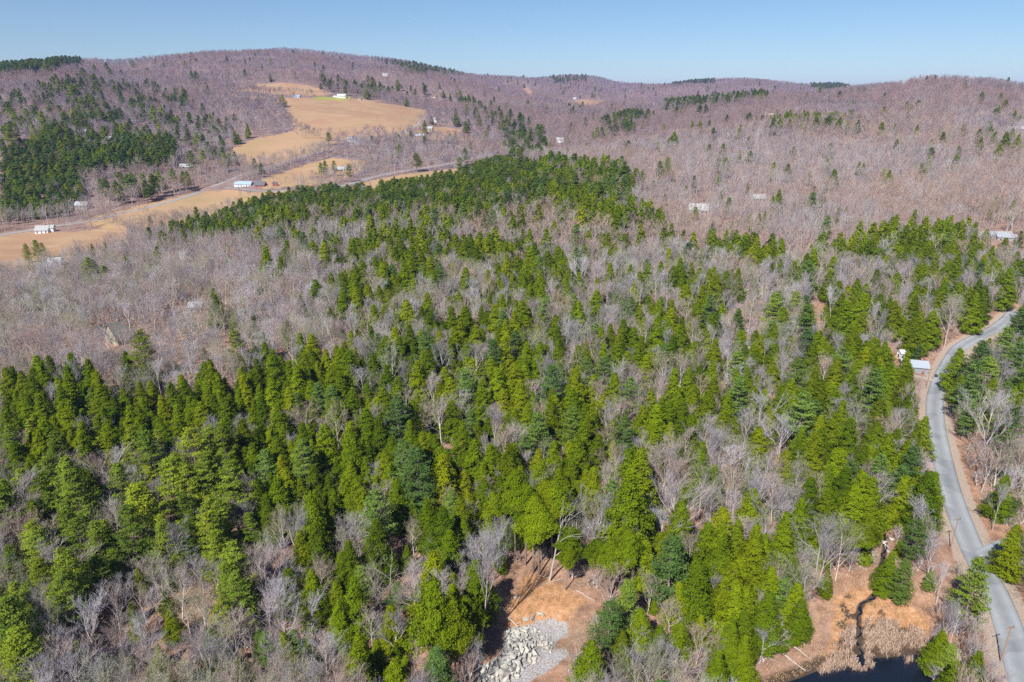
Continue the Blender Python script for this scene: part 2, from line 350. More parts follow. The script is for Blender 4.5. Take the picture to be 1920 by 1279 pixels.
# a leafless broadleaf tree: trunk, forking limbs and a fine twig crown; height 18
def bare_mesh(seed, H=18.0, spread=.75, fork=.34, lv=(8, 6, 6, 5), tw=.014, up=.55, trunk_r=.22, limb_r=.075):
    rg = np.random.default_rng(seed); big, small = [], []
    tr = trunk_segs(H, trunk_r, rg, .05, 8, .80); big += tr
    def pt(t):
        i = min(7, int(t*8)); f = t*8-i; s = np.array(tr[i]); return s[:3]*(1-f)+s[3:6]*f
    def grow(p, d, L, r, lvl):
        last = lvl == len(lv)-1; nseg = 2 if lvl < 2 or last else 2; q = p.copy(); pts = [p]
        for i in range(nseg):
            d = nrm(d+rg.normal(size=3)*.16+np.array([0, 0, .12*up])); q = q+d*L/nseg; pts.append(q)
            r1 = r*(1-.42*(i+1)/nseg) if not last else r*(1-.8*(i+1)/nseg)+.001
            (big if lvl < 1 else small).append([*pts[-2], *q, r*(1-.42*i/nseg) if not last else r*(1-.8*i/nseg), r1])
        if last: return
        for k in range(lv[lvl+1]):
            f = rg.uniform(.30, 1.0) if k else 1.0; i = min(nseg-1, int(f*nseg)); g = f*nseg-i
            base_ = pts[i]*(1-g)+pts[i+1]*g if i+1 < len(pts) else pts[-1]
            a = nrm(rg.normal(size=3)); nd = nrm(d*1.0+a*spread+np.array([0, 0, .28*up]))
            grow(base_, nd, L*rg.uniform(.42, .68), max(tw, r*.5), lvl+1)
    n0 = lv[0]
    for i in range(n0):
        t = fork + (1-fork)*(i+rg.uniform(0, .7))/n0; az = i*2.4+rg.normal()*.4; tt = (t-fork)/(1-fork)
        d = nrm(np.array([math.cos(az), math.sin(az), .55+up*1.0+tt*1.2])*[spread*1.25, spread*1.25, 1])
        grow(pt(min(.999, t)), d, H*.36*(1.12-.5*tt)*rg.uniform(.85, 1.15), limb_r*(1.2-.6*tt), 0)
    return tubes(big, 5), tubes(small, 3)
def two_part(name, mesh_fn, mtrunk, mcrown, **k):
    r = mesh_fn(**k); (tv, tf), (cv, cf) = r[0], r[1]; tone = r[2] if len(r) > 2 else None
    a = mesh_from(name+'_trunk', tv, tf, [mtrunk], smooth_=True)
    b = mesh_from(name+'_crown', cv, cf, [mcrown], tone=tone)
    return a, b
def one_mesh(name, mesh_fn, mtrunk, mcrown, **k):
    r = mesh_fn(**k); V, F, ix = merge([r[0], r[1]]); tone = None
    if len(r) > 2: tone = np.concatenate([np.full(len(r[0][1]), .3), r[2]])
    return mesh_from(name, V, F, [mtrunk, mcrown], ix, tone)
B_KINDS = [dict(seed=11), dict(seed=12, spread=.95, fork=.28, H=16), dict(seed=13, spread=.5, up=.9, fork=.42, H=20, lv=(9, 6, 5, 5)),
           dict(seed=14, spread=.85, fork=.36, H=17, lv=(7, 7, 6, 5)), dict(seed=15, spread=.6, up=.8, fork=.3, H=19), dict(seed=16, spread=1.05, fork=.3, H=15, lv=(9, 6, 6, 5)),
           dict(seed=17, spread=.45, up=1.0, fork=.5, H=20, lv=(7, 5, 5, 5), trunk_r=.17), dict(seed=18, spread=.75, fork=.33, H=18)]
B_TW = ['twig', 'twigmoss', 'twig', 'twig', 'twigwarm', 'twigmoss', 'twig', 'twigwarm']
B_R = [6.0, 6.8, 4.6, 6.3, 5.3, 7.0, 3.8, 6.0]
H_KINDS = [dict(seed=21, prof=.85), dict(seed=22, R=4.4, prof=.8), dict(seed=23, R=5.6, prof=.68), dict(seed=24, R=4.9, prof=1.0), dict(seed=25, R=5.4, base=.04, prof=.78, lump=1.5)]
P_KINDS = [dict(seed=31), dict(seed=32, R=5.2), dict(seed=33, R=6.6, base=.3), dict(seed=34, base=.12, R=5.6)]
PROTO = {'h': [], 'p': [], 'b': []}; 
for i, k in enumerate(H_KINDS): PROTO['h'].append((*two_part('hemlock%d' % i, hemlock_mesh, M['bark'], M['hemlock'], **k), 20.0, k.get('R', 5.2)))
PROTO['h'].append((*two_part('hemlock_high', hemlock_mesh, M['bark'], M['hemlock'], seed=27, base=.64, R=4.4, prof=.7, lump=1.8), 20.0, 4.4))
PROTO['h'].append((*two_part('hemlock_broad', hemlock_mesh, M['bark'], M['hemlock'], seed=28, base=.42, R=5.0, prof=.7, lump=2.2), 20.0, 5.0))
for i, k in enumerate(P_KINDS): PROTO['p'].append((*two_part('pine%d' % i, pine_mesh, M['bark'], M['pine'], **k), 24.0, k.get('R', 6.0)))
PROTO['y'] = []
for a_, b_, h_, r_ in PROTO['p']:
    c_ = b_.copy(); c_.materials[0] = M['pineyellow']; PROTO['y'].append((a_, c_, h_, r_))
for i, k in enumerate(B_KINDS): PROTO['b'].append((*two_part('bare%d' % i, bare_mesh, M['greybark'], M[B_TW[i]], **k), k.get('H', 18.0), B_R[i]))
PROTO['d'] = [(*two_part('dead0', bare_mesh, M['deadwood'], M['deadwood'], seed=41, H=14, lv=(6, 3, 2), tw=.03, spread=.8, fork=.35), 14.0, 3.5)]
PROTO['s'] = [(*two_part('shrub0', bare_mesh, M['greybark'], M['twig'], seed=51, H=4.5, lv=(12, 7, 6), tw=.012, spread=.95, fork=.05, trunk_r=.05, limb_r=.035), 4.5, 2.2),
              (*two_part('shrub1', bare_mesh, M['greybark'], M['twigwarm'], seed=52, H=4.0, lv=(12, 7, 6), tw=.012, spread=1.1, fork=.05, trunk_r=.05, limb_r=.035), 4.0, 2.4)]
# prototypes for the massed forest: near, middle and far detail
def hidden(me):
    return bpy.data.objects.new(me.name, me)
FOR = {}
FOR['h'] = [[hidden(one_mesh('hf%d' % i, hemlock_mesh, M['bark'], M['hemlock'], **k)) for i, k in enumerate(H_KINDS[:4])],
            [hidden(one_mesh('hm%d' % i, hemlock_mesh, M['bark'], M['hemlock'], dens=.4, leaf=1.75, **k)) for i, k in enumerate(H_KINDS[:3])]]
FOR['p'] = [[hidden(one_mesh('pf%d' % i, pine_mesh, M['bark'], M['pine'], **k)) for i, k in enumerate(P_KINDS[:3])],
            [hidden(one_mesh('pm%d' % i, pine_mesh, M['bark'], M['farpine'], dens=.45, leaf=1.8, **k)) for i, k in enumerate(P_KINDS[:3])]]
def thin(k, f):
    k = dict(k); lv = [7, 5, 5, 4]
    if f == 1: lv = lv[:3]; lv[2] += 1; k['tw'] = .034
    if f == 2: lv = [lv[0], 5, 3]; k['tw'] = .075
    k['lv'] = tuple(lv); return k
FOR['b'] = [[hidden(one_mesh('bf%d' % i, bare_mesh, M['greybark'], M[B_TW[i]], **k)) for i, k in enumerate(B_KINDS)],
            [hidden(one_mesh('bm%d' % i, bare_mesh, M['midtwig'], M[['midtwig', 'midwarm'][i % 2]], **thin(k, 1))) for i, k in enumerate(B_KINDS[:5])],
            [hidden(one_mesh('bv%d' % i, bare_mesh, M['fartwig'], M[['fartwig', 'fartwigwarm'][i % 2]], **thin(k, 2))) for i, k in enumerate(B_KINDS[:4])]]
# ------------------------------------------------------------------ object bookkeeping
def link(o, parent=None):
    C.objects.link(o)
    if parent is not None: o.parent = parent
    return o
def struct(name, me, kind='structure', label=None):
    o = link(bpy.data.objects.new(name, me)); o['kind'] = kind
    if label: o['label'] = label
    return o
def thing(name, label, cat, loc, rotz=0, group=None, scale=1.0):
    o = bpy.data.objects.new(name, None); o.location = loc; o.rotation_euler = (0, 0, rotz)
    o.scale = (scale,)*3 if not hasattr(scale, '__len__') else scale
    o.empty_display_size = .5; o['label'] = label; o['category'] = cat
    if group: o['group'] = group
    return link(o)
def part(name, me, parent, label=None, loc=(0, 0, 0)):
    o = bpy.data.objects.new(name, me); o.location = loc
    if label: o['label'] = label
    return link(o, parent)
def boxes(bs):
    """boxes (cx,cy,cz,sx,sy,sz) -> verts, quads"""
    V, F = [], []
    for k, (cx, cy, cz, sx, sy, sz) in enumerate(bs):
        for dx in (-.5, .5):
            for dy in (-.5, .5):
                for dz_ in (-.5, .5): V.append((cx+dx*sx, cy+dy*sy, cz+dz_*sz))
        b = 8*k; F += [(b, b+1, b+3, b+2), (b+4, b+6, b+7, b+5), (b, b+4, b+5, b+1), (b+2, b+3, b+7, b+6), (b, b+2, b+6, b+4), (b+1, b+5, b+7, b+3)]
    return np.array(V), np.array(F)
# ------------------------------------------------------------------ ground and fields
FIELDS = [
 ('hay', P('-60,446 0,443 60,434 130,436 200,428 235,430 243,450 236,470 160,500 60,540 -60,560')),
 ('hay2', P('150,420 180,405 230,394 300,376 370,360 430,356 470,360 520,358 560,356 600,353 560,375 480,390 440,400 400,412 330,425 250,440')),
 ('hay', P('530,196 560,190 600,188 680,190 740,196 800,207 806,212 797,225 780,245 755,256 700,258 650,263 600,263 562,257 552,240 546,225 536,214')),
 ('hay2', P('418,285 440,276 470,262 530,250 552,246 566,258 600,263 645,266 620,278 575,290 520,306 470,309 440,303 424,296')),
 ('hay', P('414,176 470,180 530,184 600,183 660,185 720,189 690,193 600,190 560,191 530,197 500,188 440,184')),
 ('hay', P('432,161 480,158 530,156 575,160 600,168 625,176 600,180 520,178 440,170')),
 ('hay2', P('478,345 500,333 560,312 620,296 690,303 670,325 640,340 600,346 540,352 500,354')),
 ('hay2', P('640,356 700,337 770,325 850,317 905,312 880,330 830,345 760,355 700,366 640,372')),
 ('hay', P('776,258 790,240 830,237 860,243 885,256 880,264 830,263 790,264')),
 ('hay', P('1036,193 1060,189 1090,187 1145,189 1130,200 1105,207 1080,203 1060,198')),
 ('hay', P('978,168 990,164 1003,183 992,186')),
 ('lawn', P('588,182 655,181 652,188 592,187')),
 ('lawn', P('56,150 82,149 82,155 56,155')),
]
GS, GY = 780, 860
gs = np.linspace(-1.35, 1.35, GS); gl = np.exp(np.linspace(math.log(38), math.log(11500), GY))
GX = (gs[:, None]*gl[None, :]); GYY = np.repeat(gl[None, :], GS, 0); GZ = height(GX.ravel(), GYY.ravel()).reshape(GS, GY)
GV = np.stack([GX, GYY, GZ], -1).reshape(-1, 3)
ii, jj = np.meshgrid(np.arange(GS-1), np.arange(GY-1), indexing='ij'); q0 = (ii*GY+jj).ravel()
GF = np.stack([q0, q0+GY, q0+GY+1, q0+1], 1); FC = GV[GF].mean(1); fpx, fpy, _ = project(FC[:, 0], FC[:, 1], FC[:, 2])
# the first surface seen at each pixel: keep field pieces on the side that faces the camera only
fid = np.full(len(GF), -1)
def world_poly(poly):
    w = []
    for i in range(len(poly)):
        a, b = poly[i], poly[(i+1) % len(poly)]
        for t in (0, .25, .5, .75): w.append(hit(a[0]+(b[0]-a[0])*t, a[1]+(b[1]-a[1])*t)[:2])
    return w
FWORLD = []
for k, (kind, poly) in enumerate(FIELDS):
    w = world_poly(poly); FWORLD.append(w); xs = [a for a, _ in w]; ys = [b for _, b in w]
    m = (FC[:, 0] > min(xs)) & (FC[:, 0] < max(xs)) & (FC[:, 1] > min(ys)) & (FC[:, 1] < max(ys)) & (fid < 0 if kind != 'lawn' else True)
    idx = np.where(m)[0]; wob = (value_noise(FC[idx, 0]/14, FC[idx, 1]/14, 9)-.5)*7
    fid[idx[inpoly(FC[idx, 0]+wob, FC[idx, 1]+wob, w)]] = k
def tang(s): return tuple(s)
CLEAR_PX = [P('900,1290 905,1190 880,1150 930,1095 960,1050 1000,1040 1060,1060 1110,1090 1150,1110 1140,1150 1110,1175 1110,1210 1070,1240 1060,1290'),
            P('1400,1290 1440,1240 1490,1200 1530,1150 1555,1100 1600,1070 1650,1060 1680,1075 1740,1095 1755,1130 1745,1180 1740,1240 1745,1290')]
CLEAR_W = [world_poly(p) for p in CLEAR_PX]
def sd(x, y, poly):
    d, _ = polydist(x, y, ring(poly)); return np.where(inpoly(x, y, poly), -d, d)
nearm = (GV[:, 1] < 420); nx, ny = GV[nearm, 0], GV[nearm, 1]
def vatt(fn): a = np.zeros(len(GV)); a[nearm] = fn(nx, ny); return a
GRAVEL_W = world_poly(P('1000,1166 1030,1160 1064,1166 1066,1190 1045,1205 1030,1240 1010,1240 1000,1200'))
MARSH_W = world_poly(P('1565,1120 1610,1100 1650,1110 1700,1130 1740,1160 1745,1200 1735,1232 1640,1245 1540,1250 1560,1190'))
gr_clear = vatt(lambda x, y: np.maximum(1-smst(sd(x, y, CLEAR_W[0]), -12, 0)*1.0, 1-smst(sd(x, y, MARSH_W), -3, 3)))
PILEG = world_poly(P('951,1180 1000,1172 1030,1195 1034,1225 1000,1245 980,1266 955,1290 880,1300 899,1249 932,1242 945,1216'))
gravel = vatt(lambda x, y: np.maximum(1-smst(sd(x, y, GRAVEL_W), -2.5, 2.5), 1-smst(sd(x, y, PILEG), -1, 1.5)))
TRK = path_from_pixels([(960,1295),(978,1276),(1003,1259),(1030,1243),(1052,1226)])
REEDP = world_poly(P('1575,1200 1600,1180 1640,1170 1700,1180 1738,1200 1725,1226 1690,1236 1640,1244 1590,1250 1550,1252 1570,1230'))
mud = vatt(lambda x, y: np.maximum(1-smst(sd(x, y, POND_W), 0, 5), (1-smst(polydist(x, y, STREAM)[0], .2, 1.3))*.8))
gravel = np.maximum(gravel, vatt(lambda x, y: .8*(1-smst(polydist(x, y, TRK)[0], .9, 2.6))))
mud = np.maximum(mud, vatt(lambda x, y: .95*(1-smst(sd(x, y, REEDP), -1, 1.5))))
mud = np.maximum(mud, vatt(lambda x, y: (1-smst(polydist(x, y, STREAM)[0], 2, 10))*smst(value_noise(x/2.2, y/2.6, 44), .58, .75)*.8*(1-smst(sd(x, y, MARSH_W), -2, 2))))
verge = vatt(lambda x, y: 1-smst(polydist(x, y, NEARROAD)[0], 4.0, 7.5))
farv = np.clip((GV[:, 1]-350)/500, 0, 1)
def ground_mat(n, l, b):
    co = n.new('ShaderNodeTexCoord').outputs['Object']
    big = noise(n, l, .018, 5, vec=co); mid = noise(n, l, .35, 6, .65, vec=co); fine = noise(n, l, 2.6, 5, .7, vec=co)
    lit = rampnode(n, l, mid, [(.30, (.17, .095, .06)), (.48, (.33, .185, .115)), (.62, (.44, .255, .165)), (.75, (.50, .33, .22))])
    grey = rampnode(n, l, mid, [(.3, (.20, .15, .13)), (.7, (.36, .29, .26))])
    lit = mixc(n, l, rampnode(n, l, big, [(.35, (0,)*3), (.65, (.4,)*3)]), lit, grey)
    lit = mixc(n, l, attr(n, 'farv'), lit, mixc(n, l, rampnode(n, l, big, [(.4, (0,)*3), (.6, (1,)*3)]), (.22, .17, .17), (.27, .18, .15)))  # litter turns darker and greyer far off, haze tone painted into the ground
    def masked(prev, name, col, lo=.35, hi=.65):
        m = n.new('ShaderNodeMath'); m.operation = 'ADD'; l.new(attr(n, name), m.inputs[0])
        s = n.new('ShaderNodeMath'); s.operation = 'MULTIPLY_ADD'; s.inputs[1].default_value = .9; s.inputs[2].default_value = -.45; l.new(mid, s.inputs[0]); l.new(s.outputs[0], m.inputs[1])
        return mixc(n, l, rampnode(n, l, m.outputs[0], [(lo, (0,)*3), (hi, (1,)*3)]), prev, col)
    gr = rampnode(n, l, noise(n, l, .55, 5, .7, vec=co), [(.32, (.25, .15, .06)), (.5, (.45, .235, .115)), (.68, (.52, .32, .20))])
    c = masked(lit, 'grassy', gr); c = masked(c, 'verge', rampnode(n, l, fine, [(.3, (.38, .29, .23)), (.7, (.42, .335, .27))]))
    c = masked(c, 'gravelly', rampnode(n, l, fine, [(.3, (.25, .235, .24)), (.7, (.48, .455, .455))])); c = masked(c, 'muddy', (.075, .052, .036))
    c = mixc(n, l, 1.0, c, rampnode(n, l, fine, [(.25, (.7,)*3), (.75, (1.25,)*3)]), 'MULTIPLY')
    l.new(c, b.inputs['Base Color'])
    bp = n.new('ShaderNodeBump'); bp.inputs['Strength'].default_value = .8; bp.inputs['Distance'].default_value = .35; l.new(fine, bp.inputs['Height']); l.new(bp.outputs[0], b.inputs['Normal'])
M['ground'] = mat('leaf_litter', ground_mat)
def hay(name, a, b_, c_, s=1.0):
    def f(n, l, b):
        co = n.new('ShaderNodeTexCoord').outputs['Object']; mp = n.new('ShaderNodeMapping'); mp.inputs['Scale'].default_value = (.008, .06, 1); mp.inputs['Rotation'].default_value = (0, 0, .25); l.new(co, mp.inputs[0])
        st = noise(n, l, 1.0, 6, .6, vec=mp.outputs[0], dist=.6); lo = noise(n, l, .02, 4, vec=co); fi = noise(n, l, .8, 4, .7, vec=co)
        c = mixc(n, l, rampnode(n, l, st, [(.35, (0,)*3), (.65, (1,)*3)]), a, b_); c = mixc(n, l, rampnode(n, l, lo, [(.42, (0,)*3), (.68, (.85,)*3)]), c, c_)
        c = mixc(n, l, 1.0, c, rampnode(n, l, fi, [(.3, (.86,)*3), (.7, (1.1,)*3)]), 'MULTIPLY'); l.new(c, b.inputs['Base Color'])
    return mat(name, f)
M['hay'] = hay('hay_field', (.32, .205, .115), (.42, .28, .165), (.35, .195, .115))
M['hay2'] = hay('pale_hay_field', (.42, .275, .155), (.40, .25, .14), (.35, .245, .12))
M['lawn'] = hay('lawn_grass', (.30, .30, .06), (.36, .34, .09), (.25, .27, .05))
used = fid < 0
def submesh(name, fsel, m, atts=()):
    f = GF[fsel]; vs, inv = np.unique(f, return_inverse=True); me = mesh_from(name, GV[vs], inv.reshape(-1, 4), [m], smooth_=True)
    for an, a in atts:
        at = me.attributes.new(an, 'FLOAT', 'POINT'); at.data.foreach_set('value', a[vs].astype(np.float32))
    return me
struct('ground', submesh('ground', used, M['ground'], [('grassy', gr_clear), ('gravelly', gravel), ('muddy', mud), ('verge', verge), ('farv', farv)]))
for k, (kind, poly) in enumerate(FIELDS):
    if (fid == k).sum() > 3: struct('lawn' if kind == 'lawn' else 'field', submesh('field%d' % k, fid == k, M[kind]))
# ------------------------------------------------------------------ roads
def ribbon(pts, w, lift, m, off=0.0, skirt=.25, seg=12, drape=False):
    p = np.array(pts); t = np.gradient(p[:, :2], axis=0); t = nrm(t); nn = np.stack([-t[:, 1], t[:, 0]], 1); V = []; k = seg+1
    for i in range(len(p)):
        wi = w(i) if callable(w) else w; row = [p[i, :2]+nn[i]*(off-wi/2+wi*j/seg) for j in range(k)]
        if skirt: V.append((*row[0], p[i, 2]+lift-skirt))
        for j, r in enumerate(row):
            z = p[i, 2]+lift-.02*abs(2*j/seg-1) if not drape else float(height(r[0], r[1]))+lift
            V.append((*r, z))
        if skirt: V.append((*row[-1], p[i, 2]+lift-skirt))
    kk = k+(2 if skirt else 0); F = []
    for i in range(len(p)-1):
        for j in range(kk-1): F.append((i*kk+j, i*kk+j+1, (i+1)*kk+j+1, (i+1)*kk+j))
    me = mesh_from('ribbon', V, F, [m])
    a = me.attributes.new('across', 'FLOAT', 'POINT'); u = [j/seg for j in range(k)]; u = ([0]+u+[1]) if skirt else u; a.data.foreach_set('value', np.tile(np.array(u, np.float32), len(p))); return me
def resample(pts, step):
    p = np.array(pts); d = np.r_[0, np.cumsum(np.hypot(*np.diff(p[:, :2], axis=0).T))]; s = np.arange(0, d[-1], step)
    return np.stack([np.interp(s, d, p[:, i]) for i in range(3)], 1)
def asphalt(n, l, b):
    co = n.new('ShaderNodeTexCoord').outputs['Object']; a = noise(n, l, .25, 5, .6, vec=co); f = noise(n, l, 4, 3, .8, vec=co); cr = noise(n, l, .9, 6, .7, vec=co, dist=1.5)
    c = rampnode(n, l, a, [(.3, (.235, .255, .275)), (.7, (.285, .305, .325))]); c = mixc(n, l, rampnode(n, l, f, [(.3, (0,)*3), (.8, (.35,)*3)]), c, (.36, .37, .38))
    c = mixc(n, l, rampnode(n, l, cr, [(.485, (0,)*3), (.5, (.35,)*3), (.515, (0,)*3)]), c, (.10, .10, .10)); 
    tr = rampnode(n, l, attr(n, 'across'), [(0, (.72,)*3), (.06, (.92,)*3), (.2, (1.1,)*3), (.34, (.93,)*3), (.5, (.82,)*3), (.66, (.93,)*3), (.8, (1.1,)*3), (.94, (.92,)*3), (1, (.72,)*3)])
    c = mixc(n, l, 1.0, c, tr, 'MULTIPLY'); pt = noise(n, l, .07, 2, .4, vec=co); c = mixc(n, l, 1.0, c, rampnode(n, l, pt, [(.44, (.86,)*3), (.46, (1.04,)*3)]), 'MULTIPLY'); l.new(c, b.inputs['Base Color'])
M['asphalt'] = mat('asphalt', asphalt, .85); M['line'] = flat('worn_road_paint', (.56, .56, .53), var=.35, sc=1.5)
M['farroad'] = flat('old_asphalt', (.30, .285, .28), sc=.1); M['gravel'] = flat('gravel_track', (.36, .33, .29), sc=2, var=.35)
NR = resample(NEARROAD, 2.0); ROADW = 6.4
struct('road', ribbon(NR, ROADW, -.16, M['asphalt']))
for sg in (-1, 1): struct('road_marking', ribbon(NR, .2, -.16-.02*.88+.004, M['line'], off=sg*2.75, skirt=0, seg=1))
def cut_end(pts, d): p = resample(pts, 1.0); return p[int(d):]
struct('driveway', ribbon(cut_end(DRIVE1, 0), 4.2, .10, M['asphalt'], skirt=0, drape=True))
struct('driveway', ribbon(resample(DRIVE2, 1.0), 3.2, .09, M['gravel'], skirt=0, drape=True))
struct('far_road', ribbon(resample(FARROAD, 8), 7.0, -.02, M['farroad'], skirt=.6))
struct('lane', ribbon(resample(UPROAD, 8), 5.0, -.02, M['farroad'], skirt=.6))
TRACK = resample(path_from_pixels([(960,1295),(978,1276),(1003,1259),(1030,1243),(1052,1226)]), 1.2)
# ------------------------------------------------------------------ water
def water(n, l, b):
    b.inputs['Base Color'].default_value = (.008, .012, .02, 1); b.inputs['Roughness'].default_value = .06; b.inputs['Specular IOR Level'].default_value = .5
    bp = n.new('ShaderNodeBump'); bp.inputs['Strength'].default_value = .15; bp.inputs['Distance'].default_value = .05; l.new(noise(n, l, 1.2, 3), bp.inputs['Height']); l.new(bp.outputs[0], b.inputs['Normal'])
M['water'] = mat('pond_water', water, .06, .5)
def grid_in(poly, step, grow=0):
    xs = [p[0] for p in poly]; ys = [p[1] for p in poly]; X, Y = np.meshgrid(np.arange(min(xs)-grow, max(xs)+grow, step), np.arange(min(ys)-grow, max(ys)+grow, step), indexing='ij')
    return X, Y
def sheet(poly, z, m, step=.8, grow=2.5):
    X, Y = grid_in(poly, step, grow+1); ok = sd(X.ravel(), Y.ravel(), poly).reshape(X.shape) < grow; V = np.stack([X, Y, np.full(X.shape, z)], -1).reshape(-1, 3); ny_ = X.shape[1]; F = []
    for i in range(X.shape[0]-1):
        for j in range(ny_-1):
            if ok[i, j] and ok[i+1, j] and ok[i+1, j+1] and ok[i, j+1]: F.append((i*ny_+j, (i+1)*ny_+j, (i+1)*ny_+j+1, i*ny_+j+1))
    return mesh_from('sheet', V, F, [m])
struct('pond', sheet(POND_W, POND_Z+.12, M['water']))
st = resample(STREAM, .8); st[:, 0] += .55*np.sin(np.arange(len(st))*.9)+.35*np.sin(np.arange(len(st))*2.3+1); st[:, 1] += .3*np.sin(np.arange(len(st))*1.7); st[:, 2] = [float(height(a, b)) for a, b, _ in st]; st[:, 2] = np.convolve(np.pad(st[:, 2], 2, mode='edge'), np.ones(5)/5, 'valid')
struct('stream', ribbon(st, lambda i: .55+.35*math.sin(i*.7)*math.sin(i*.23+1), .08, M['water'], skirt=0, seg=2))
# ------------------------------------------------------------------ rocks
import bmesh
def rock_mesh(seed, slab=.55):
    r = random.Random(seed); bm = bmesh.new()
    for _ in range(10): bm.verts.new(((r.random()-.5)*1.0, (r.random()-.5)*.85, (r.random()-.5)*slab))
    res = bmesh.ops.convex_hull(bm, input=bm.verts); bmesh.ops.delete(bm, geom=[v for v in bm.verts if not v.link_faces], context='VERTS')
    bmesh.ops.bevel(bm, geom=list(bm.edges), offset=.012, segments=1, affect='EDGES')
    me = bpy.data.meshes.new('rock%d' % seed); bm.to_mesh(me); bm.free(); me.materials.append(M['rock']); return me
def rockm(n, l, b):
    oi = n.new('ShaderNodeObjectInfo'); c = rampnode(n, l, noise(n, l, 3, 6, .7), [(.3, (.31, .30, .285)), (.6, (.46, .445, .42)), (.8, (.56, .545, .52))])
    l.new(mixc(n, l, 1.0, c, rampnode(n, l, oi.outputs['Random'], [(0, (.75, .76, .78)), (.5, (1, .99, .95)), (1, (1.15, 1.12, 1.05))]), 'MULTIPLY'), b.inputs['Base Color'])
M['rock'] = mat('quarried_stone', rockm)
ROCKS = [rock_mesh(i, .45+.25*(i % 3)) for i in range(9)]
PILE1 = P('951,1184 987,1174 1006,1223 1004,1240 980,1262 955,1282 880,1284 899,1249 932,1242 945,1216')
PILE2 = P('990,1172 1006,1179 1025,1190 1038,1207 1032,1228 1019,1224 1006,1203')
RK = []
def scatter_rocks(poly, n, s0, s1, tall, where):
    w = world_poly(poly); xs = [a for a, _ in w]; ys = [b for _, b in w]; k = 0; tries = 0; cxm, cym = np.mean(xs), np.mean(ys)
    while k < n and tries < 30000:
        tries += 1; x, y = random.uniform(min(xs), max(xs)), random.uniform(min(ys), max(ys))
        d = float(sd(np.array([x]), np.array([y]), w)[0])
        if d > 0: continue
        s = random.uniform(s0, s1)*(1.25 if random.random() < .15 else 1)
        if any((x-a)**2+(y-b)**2 < (.30*(s+c))**2 for a, b, c, *_ in RK): continue
        hgt = tall*min(1, -d/5)
        sz = 'large' if s > s0+.62*(s1-s0) else 'small' if s < s0+.3*(s1-s0) else 'middling'
        RK.append((x, y, s, hgt, sz, 'left half' if x < cxm else 'right half', where)); k += 1
scatter_rocks(PILE1, 232, 1.0, 2.3, 1.2, 'the big stone pile'); scatter_rocks(PILE2, 60, .6, 1.3, .7, 'the small stone pile')
RK.sort(key=lambda q: q[1]); cnt = {}
for x, y, s, hgt, sz, half, wh in RK:
    cnt[(sz, half, wh)] = cnt.get((sz, half, wh), 0)+1; lab = '%s grey stone, %s %s one from the front, %s of %s' % (sz, ordinal(cnt[(sz, half, wh)]), sz, half, wh.replace('the ', ''))
    o = link(bpy.data.objects.new('boulder', random.choice(ROCKS))); o.location = (x, y, float(height(x, y))+hgt+s*.12)
    o.rotation_euler = (random.gauss(0, .3), random.gauss(0, .3), random.uniform(0, 6.3)); o.scale = (s*1.1, s*random.uniform(.8, 1.1), s*random.uniform(.8, 1.2))
    o['label'] = lab; o['category'] = 'boulder'; o['group'] = 'stones of '+wh
for k, (px, py, s, lab) in enumerate([(986,1164,2.0,'dark weathered rock ledge stepping up at left of the gravel pit'), (1000,1157,2.2,'long rock ledge above the gravel pit below the tall trunks'), (1015,1152,1.8,'low rock ledge at the upper right of the gravel pit'),
        (1656,1018,1.6,'wet black boulder beside the small waterfall'), (1665,1034,1.4,'wet boulder at the foot of the small waterfall'), (1671,1012,1.3,'mossy boulder above the small waterfall'), (1041,1176,1.0,'single rust coloured stone lying on the gravel floor'), (969,1118,1.5,'lone boulder at the foot of the tall trunks')]):
    x, y, _, _ = hit(px, py); o = link(bpy.data.objects.new('boulder', ROCKS[k])); o.location = (x, y, float(height(x, y))+s*.15); o.scale = (s*1.6, s*.7, s*.8); o.rotation_euler = (.2, .1, .4+k)
    o['label'] = lab; o['category'] = 'boulder'
M['foam'] = flat('white_water', (.75, .78, .8), .4)
wf = hit(1661,1024); V, F = kites(np.array([wf[0], wf[1], float(height(wf[0], wf[1]))+.5])+rng.normal(size=(22, 3))*[.35, .8, .2], np.tile([0, -.6, 1.], (22, 1)), .35, .16, rng); struct('waterfall', mesh_from('waterfall', V, F, [M['foam']]), 'stuff', 'small white waterfall on the stream under the trees')
